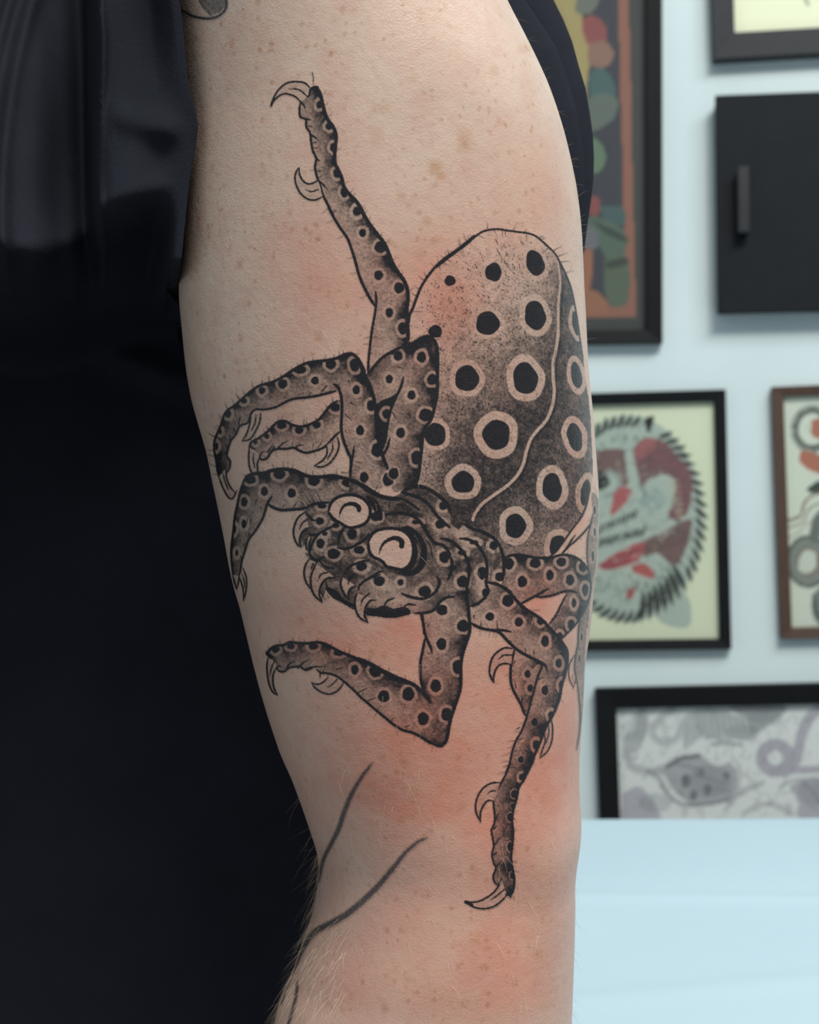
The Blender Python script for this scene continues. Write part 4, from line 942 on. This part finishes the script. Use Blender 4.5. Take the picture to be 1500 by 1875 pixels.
for fn, q in ((F, '595,595 640,680 648,780 620,870 570,925'), (F, '200,250 240,310 250,370')):
    p = smooth_poly(fn(q), 3)
    for i in range(len(p) - 1):
        q_ = bx([p[i], p[i + 1]], 4); dd, _ = seg_dist(GX[q_], GY[q_], p[i], p[i + 1]); k = np.clip((1.0 - dd) / 1.2 + .5, 0, 1); INK[q_] *= 1 - .55 * k
hairs(F('160,1335 260,1345 380,1360 480,1345 560,1322'), 1, 16, 13, 0, seed=23, dens=.55); hairs(E('1240,1385 1150,1330 1040,1268 960,1300'), -1, 10, 11, .2, seed=24, dens=.6); hairs(E('830,920 800,870 830,850'), -1, 6, 9, 0, seed=25)
hairs(E('790,490 830,430 900,400 950,385'), 1, 12, 11, -.2, seed=26, dens=.7)
# stipple over head
for _ in range(700):
    x, y = 560 + 370 * r_.random(), 880 + 250 * r_.random(); xi, yi = int(x - X0), int(y - Y0)
    if ID[yi, xi] != HEAD: continue
    an = 6.28 * r_.random(); l_ = 2 + 3 * r_.random(); stroke([(x, y), (x + l_ * math.cos(an), y + l_ * math.sin(an))], 1.6, .3 + .35 * r_.random(), soft=.7, clip=m)

# ---- older tattoos
Q = pts(300, 1300, 1.875)
CUR[0] = 20; stroke(Q('718,180 680,230 645,290 620,350 600,410 575,460 550,510 540,550 533,590'), 4.0, .74, taper=(.15, .6), soft=2.2, mid=7.5, old=.55)
CUR[0] = 21; stroke(Q('905,438 870,455 830,490 790,540 740,600 690,650 630,700 570,735 520,762 480,815 450,880 420,950 405,1010'), 4.0, .74, taper=(.15, .4), soft=2.4, mid=9.5, old=.55)
CUR[0] = 22; stroke(Q('460,930 455,980 440,1040 425,1085 415,1120'), 5.0, .72, taper=(.15, .8), soft=1.6, old=.6)
T1 = pts(0, 0, 3.0)
CUR[0] = 23
lf = T1('1000,-50 1000,55 1050,85 1110,100 1170,100 1220,75 1245,30 1240,-50'); mm = region(lf, 23, .12, smooth=False)
q = inside(np.array(T1('1075,-50 1110,30 1160,85 1215,65 1242,20 1240,-50')), GX, GY) & (mm > 0); SH[q] = .60 - .2 * N2[q]
OLD[mm > 0] = .75
stroke(lf[1:], 4.4, .85, soft=1.2, old=.6); stroke(T1('1075,-40 1110,30 1165,92'), 2.5, .6, soft=1.2, old=.7)

# ------------------------------------------------------------------ lay the chart on the arm surface
INKV = np.clip(1 - (1 - np.clip(SH, 0, 1)) ** 1.9 * (1 - INK) ** 1.5, 0, 0.985)
need = (ID > 0)
nd = need.copy()
for dy in (-1, 0, 1):
    for dx in (-1, 0, 1):
        nd |= np.roll(np.roll(need, dy, 0), dx, 1)
yy, xx = np.nonzero(nd)
Pv, ok = cast(xx + float(X0), yy + float(Y0))
Nv = normal(Pv); Pv = Pv + Nv * 4e-5
idx = np.full((CH, CW), -1, np.int64); idx[yy[ok], xx[ok]] = np.nonzero(ok)[0]
a_, b_, c_, d_ = idx[:-1, :-1], idx[:-1, 1:], idx[1:, 1:], idx[1:, :-1]
g_ = (a_ >= 0) & (b_ >= 0) & (c_ >= 0) & (d_ >= 0)
idm = np.maximum.reduce([ID[:-1, :-1], ID[:-1, 1:], ID[1:, 1:], ID[1:, :-1]])
fid = np.where(ID[:-1, :-1] > 0, ID[:-1, :-1], idm)
fid = np.where(fid > 0, fid, 0)
Wv = cs2w(Pv) - ROOT
ci = INKV[yy, xx]; co = OLD[yy, xx]; cr_ = red_map(xx + float(X0), yy + float(Y0)); cb = blot_map(xx + float(X0), yy + float(Y0))
def ink_mesh(name, ids, parent, label=None):
    s = g_ & np.isin(fid, ids)
    q = np.stack([a_[s], d_[s], c_[s], b_[s]], 1)
    if len(q) == 0: return None
    u, inv = np.unique(q, return_inverse=True)
    o = mesh_from(name, Wv[u], inv.reshape(-1, 4), SKIN_INK, parent)
    fattr(o, 'ink', ci[u]); fattr(o, 'old_ink', co[u]); fattr(o, 'redness', cr_[u]); fattr(o, 'blotch', cb[u])
    if label: o['label'] = label
    return o
spider = ink_mesh('spider_tattoo', [HEAD], person, 'fresh black and grey tattoo of a spotted hairy spider')
ink_mesh('abdomen', [ABD], spider, 'large ring-spotted abdomen with a pale seam')
ink_mesh('eye', [EYE1], spider, 'smaller round skin-toned eye'); ink_mesh('eye', [EYE2], spider, 'larger round skin-toned eye')
for pid, lb_ in ((1, 'long spotted leg reaching straight up to a clawed tip'), (2, 'spotted leg bent beside the abdomen'), (3, 'spotted leg arching to the left'), (4, 'spotted leg bent down at the far left'),
                 (5, 'spotted front leg with a pointed knee and shin to the left'), (6, 'spotted front leg reaching down to the elbow'), (7, 'spotted leg bent at the right of the head'), (8, 'faint leg wrapping around the back of the arm')):
    ink_mesh('leg', [pid], spider, lb_)
ink_mesh('line_tattoo', [20], person, 'upper thin curved grey tattoo line above the elbow crease')
ink_mesh('line_tattoo', [21], person, 'long curved grey tattoo line across the elbow crease')
ink_mesh('line_tattoo', [22], person, 'short faded tattoo line at the forearm edge')
ink_mesh('leaf_tattoo', [23], person, 'older grey leaf-shaped tattoo at the shoulder')

# ------------------------------------------------------------------ black t-shirt
def cloth_mat():
    t = NT('black_cotton_jersey'); v = t.obj(); f = t.noise(v, 40, 4)
    t.l(t.mix(f, s2l((31, 33, 40)), s2l((42, 44, 53))), t.b.inputs['Base Color'])
    t.b.inputs['Roughness'].default_value = 0.9; t.b.inputs['Specular IOR Level'].default_value = 0.06
    t.b.inputs['Sheen Weight'].default_value = 0.0; t.b.inputs['Sheen Roughness'].default_value = 0.5
    w = t.n('ShaderNodeTexWave', _wave_type='BANDS', _bands_direction='X'); w.inputs['Scale'].default_value = 620; w.inputs['Distortion'].default_value = 1.5; w.inputs['Detail'].default_value = 2
    t.l(v, w.inputs['Vector'])
    h = t.math('ADD', t.math('MULTIPLY', w.outputs['Fac'], 0.10), t.noise(v, 900, 4)); t.bump(h, 0.5, 0.0004)
    return t.m
CLOTH = cloth_mat()
def sstep(x, a, b):
    t = np.clip((x - a) / (b - a), 0, 1); return t * t * (3 - 2 * t)
HEM = np.array([(-700, 200), (-260, 300), (-100, 318), (0, 328), (30, 333), (80, 338), (140, 343), (175, 350), (205, 359), (228, 363), (250, 361), (270, 358), (330, 347), (420, 338), (480, 332), (520, 326), (560, 322), (620, 326), (680, 360), (760, 420), (900, 470), (1200, 540), (1560, 640), (1875, 640), (2150, 640)], float)
yrow = np.r_[np.linspace(-660, -270, 24), np.linspace(-260, 0, 20), np.linspace(6, 760, 150), np.linspace(770, 2150, 70)]
hx_ = np.interp(yrow, HEM[:, 0], HEM[:, 1])
NCf = 170
s = np.linspace(0, 1, NCf) ** 0.8
XL = -560.0
PXg = XL + (hx_[:, None] - XL) * s[None, :]; PYg = np.repeat(yrow[:, None], NCf, 1)
def front_depth(x, y):
    e = 430 + 55 * np.sin(x / 95.0 + 1.0) + np.clip(x - 150, 0, 200) * 0.25      # lower edge of the lit, overhanging cloth
    up = D + 0.085 - 0.125 * np.clip((y + 200) / 720, 0, 1) - 0.004
    low = D + 0.085 + 0.012 * np.sin(y / 260.0) + 0.004 * np.exp(-((y - 560 - x * 0.42) / 30) ** 2) * -1
    d = up + (low - up) * sstep(y, e - 50, e + 210)
    k = 1 - sstep(y, e + 10, e + 130)
    pan = sstep(x, 150, 186) * (1 - sstep(y, 470, 600)) * sstep(y, -280, -30)
    d = d * (1 - pan) + pan * (D - 0.026 - 0.020 * np.clip(y / 450, -0.5, 1) + 0.11 * sstep(y, e - 90, e + 190))
    d += k * 0.020 * np.exp(-((x - 148 - 0.03 * y) / 22) ** 2)                  # valley between the chest and the sleeve panel
    d += k * 0.016 * np.exp(-((x - 120) / 40) ** 2)
    d -= k * 0.006 * np.exp(-((x - 182 - 6 * np.sin(y / 60)) / 9) ** 2)          # folded edge of the sleeve panel
    d += k * 0.0035 * np.exp(-((x - 290) / 46) ** 2 - ((y - 300) / 55) ** 2)      # dent under the elbow of the hem
    d -= k * 0.0025 * np.exp(-((y - 205 - 0.25 * (x - 180)) / 26) ** 2) * sstep(x, 185, 230)
    for c0, amp, wd_ in ((60, 0.007, 15), (18, 0.006, 13), (-40, 0.009, 20), (-110, 0.010, 26)):
        d -= k * amp * np.exp(-((x - (c0 - 0.30 * y + 0.0004 * y * y)) / wd_) ** 2)
    d += 0.0035 * np.sin(x / 38 + y / 70) * k * 0.6
    d -= 0.05 * sstep(-x, 100, 560) * 0.6
    return d
DG = front_depth(PXg, PYg)
# keep the hem tucked against the arm while it lies over it
hug = sstep(PXg, hx_[:, None] - 60, hx_[:, None] - 12) * (1 - sstep(PYg, 470, 600)) * sstep(PYg, -420, -120)
DG = DG * (1 - hug) + (D - 0.037) * hug
Pf = np.stack([(PXg - W / 2) / FPX * DG, (H / 2 - PYg) / FPX * DG, DG], -1)
yb = (H / 2 - yrow) / FPX * (D + 0.02)
# the loop goes on round the far side of the body and comes back behind the arm
last = Pf[:, -1, :]; first = Pf[:, 0, :]
loop = [last + np.array((-0.0004, 0, 0.0025)), last + np.array((-0.004, 0, 0.006))]
innr = last.copy(); innr[:, 0] = np.maximum(last[:, 0] - 0.008, -0.12); innr[:, 2] = np.maximum(last[:, 2] + 0.02, D + 0.085); loop.append(innr)
for an in np.radians(np.linspace(-48, 212, 26)):
    q = np.stack([np.full(len(yrow), -0.15 + 0.205 * math.cos(an)), yb, np.full(len(yrow), D + 0.19 + 0.118 * math.sin(an))], -1); loop.append(q)
loop = np.stack(loop, 1)
P = np.concatenate([Pf, loop], 1); nr, nc = P.shape[:2]
k_ = np.sqrt(np.clip(1 - (np.clip(-250 - yrow, 0, 410) / 411) ** 2, 0, 1))[:, None, None]      # the cloth closes over the shoulder
ctr = P.mean(1, keepdims=True); P = np.concatenate([ctr[..., 0:1] + (P[..., 0:1] - ctr[..., 0:1]) * k_, P[..., 1:2], ctr[..., 2:3] + (P[..., 2:3] - ctr[..., 2:3]) * k_], -1)
i = np.arange(nr * nc).reshape(nr, nc); i2 = np.roll(i, -1, 1)
q = np.stack([i[:-1].ravel(), i[1:].ravel(), i2[1:].ravel(), i2[:-1].ravel()], 1)
shirt = mesh_from('shirt', cs2w(P.reshape(-1, 3)) - ROOT, q, CLOTH, person); shirt['label'] = 'black cotton t-shirt with the sleeve pulled back'

# back of the sleeve behind the arm: two rolled layers
OC = np.array([(-420, 640), (-320, 780), (-200, 900), (-100, 965), (0, 1014), (36, 1032), (76, 1048), (120, 1060), (160, 1072), (204, 1080), (248, 1086), (288, 1088), (328, 1087), (372, 1082), (412, 1076), (460, 1070), (490, 1062)], float)
FC = np.array([(-420, 600), (-320, 735), (-200, 850), (-100, 910), (0, 962), (56, 1000), (88, 1020), (148, 1040), (200, 1056), (248, 1064), (304, 1070), (360, 1072), (410, 1068), (490, 1050)], float)
yr2 = np.linspace(-420, 490, 150); oc_ = np.interp(yr2, OC[:, 0], OC[:, 1]); fc_ = np.interp(yr2, FC[:, 0], FC[:, 1]); lim = np.interp(yr2, PR[:, 0], PR[:, 1])
def tube(xa, xb, d0, bulge, n=16):
    t = np.linspace(0, 1, n)[None, :]; x = xa[:, None] + (xb - xa)[:, None] * t
    dn = d0 + bulge * 0.35 - bulge * np.sin(math.pi * (0.12 + 0.86 * t)) ** 0.7 + 0 * x
    fr = np.stack([(x - W / 2) / FPX * dn, (H / 2 - yr2)[:, None] / FPX * dn, dn], -1)
    db = dn[:, ::-1] + 0.012 + 0.012 * np.sin(math.pi * t); xb_ = x[:, ::-1]
    bk = np.stack([(xb_ - W / 2) / FPX * dn[:, ::-1], (H / 2 - yr2)[:, None] / FPX * dn[:, ::-1], db], -1)
    return np.concatenate([fr, bk[:, :]], 1)
for nm, xa, xb, d0 in (('sleeve', lim - 130, fc_, D + 0.036), ('sleeve_fold', np.minimum(fc_ - 26, lim - 20), oc_, D + 0.050)):
    P = tube(xa, xb, d0, 0.016 if nm == 'sleeve' else 0.014); nr, nc = P.shape[:2]
    i = np.arange(nr * nc).reshape(nr, nc); i2 = np.roll(i, -1, 1)
    q = np.stack([i[:-1].ravel(), i[1:].ravel(), i2[1:].ravel(), i2[:-1].ravel()], 1)
    mesh_from(nm, cs2w(P.reshape(-1, 3)) - ROOT, q, CLOTH, shirt)

# ------------------------------------------------------------------ fine arm hair
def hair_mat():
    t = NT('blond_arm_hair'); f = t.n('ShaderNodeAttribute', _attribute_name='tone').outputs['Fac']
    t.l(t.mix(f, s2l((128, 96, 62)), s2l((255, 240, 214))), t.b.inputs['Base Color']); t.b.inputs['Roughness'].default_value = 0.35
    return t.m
hv, hf, htone = [], [], []
def add_hair(P0, dirv, ln, rad, bend, tone=0.3):
    htone.extend([tone] * 15); k = len(hv); n = 5; up = np.array((0.3, 0.5, 0.8)); s1 = np.cross(dirv, up); s1 /= np.linalg.norm(s1); s2 = np.cross(dirv, s1)
    for j in range(n):
        t = j / (n - 1); c = P0 + dirv * ln * t + bend * ln * t * t; r = rad * (1 - 0.85 * t)
        for a in (0, 2.094, 4.189): hv.append(c + (s1 * math.cos(a) + s2 * math.sin(a)) * r)
        if j:
            b = k + 3 * (j - 1)
            for a in range(3): hf.append((b + a, b + (a + 1) % 3, b + 3 + (a + 1) % 3, b + 3 + a))
hr = np.random.default_rng(21)
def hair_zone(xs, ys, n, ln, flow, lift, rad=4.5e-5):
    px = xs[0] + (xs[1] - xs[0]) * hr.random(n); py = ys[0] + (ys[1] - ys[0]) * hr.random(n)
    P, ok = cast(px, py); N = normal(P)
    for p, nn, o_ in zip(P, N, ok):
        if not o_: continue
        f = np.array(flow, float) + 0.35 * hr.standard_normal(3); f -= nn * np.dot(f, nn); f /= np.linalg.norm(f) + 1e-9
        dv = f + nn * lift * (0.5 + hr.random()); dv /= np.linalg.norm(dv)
        add_hair(p, dv, ln * (0.5 + hr.random()), rad, np.array((0, -0.25, 0)) + 0.12 * hr.standard_normal(3), 0.8 + 0.2 * hr.random())  # near-white tone paints the glint of light into these skin hairs
def limb_hair(side, y0, y1, n, ln, flow, rad=4e-5):
    for y in y0 + (y1 - y0) * hr.random(n):
        Y = (H / 2 - y) / FPX * D; c = np.interp(Y, Yf, Cf); a = np.interp(Y, Yf, Af); b = np.interp(Y, Yf, Bf)
        t = (math.pi if side < 0 else 0) - side * -1 * (hr.random() - 0.35) * 0.7 * -1
        p = np.array((c + a * math.cos(t) * 0.999, Y, D - b * math.sin(t) * (1 if side > 0 else 1)))
        dv = np.array(flow, float) + 0.3 * hr.standard_normal(3); dv /= np.linalg.norm(dv)
        add_hair(p, dv, ln * (0.5 + hr.random()), rad, np.array((0, -0.3, 0)) + 0.15 * hr.standard_normal(3))
limb_hair(-1, 1560, 1900, 260, 0.0058, (-0.55, -0.9, -0.1)); limb_hair(-1, 1440, 1600, 14, 0.007, (-0.6, -0.8, 0))
limb_hair(1, 40, 470, 70, 0.0035, (0.6, 0.35, -0.2), 3e-5); limb_hair(1, 580, 640, 6, 0.003, (0.9, 0.1, 0)); limb_hair(1, 1030, 1130, 12, 0.003, (0.9, 0.2, 0)); limb_hair(1, 1600, 1900, 60, 0.0042, (0.7, -0.6, 0), 2.6e-5)
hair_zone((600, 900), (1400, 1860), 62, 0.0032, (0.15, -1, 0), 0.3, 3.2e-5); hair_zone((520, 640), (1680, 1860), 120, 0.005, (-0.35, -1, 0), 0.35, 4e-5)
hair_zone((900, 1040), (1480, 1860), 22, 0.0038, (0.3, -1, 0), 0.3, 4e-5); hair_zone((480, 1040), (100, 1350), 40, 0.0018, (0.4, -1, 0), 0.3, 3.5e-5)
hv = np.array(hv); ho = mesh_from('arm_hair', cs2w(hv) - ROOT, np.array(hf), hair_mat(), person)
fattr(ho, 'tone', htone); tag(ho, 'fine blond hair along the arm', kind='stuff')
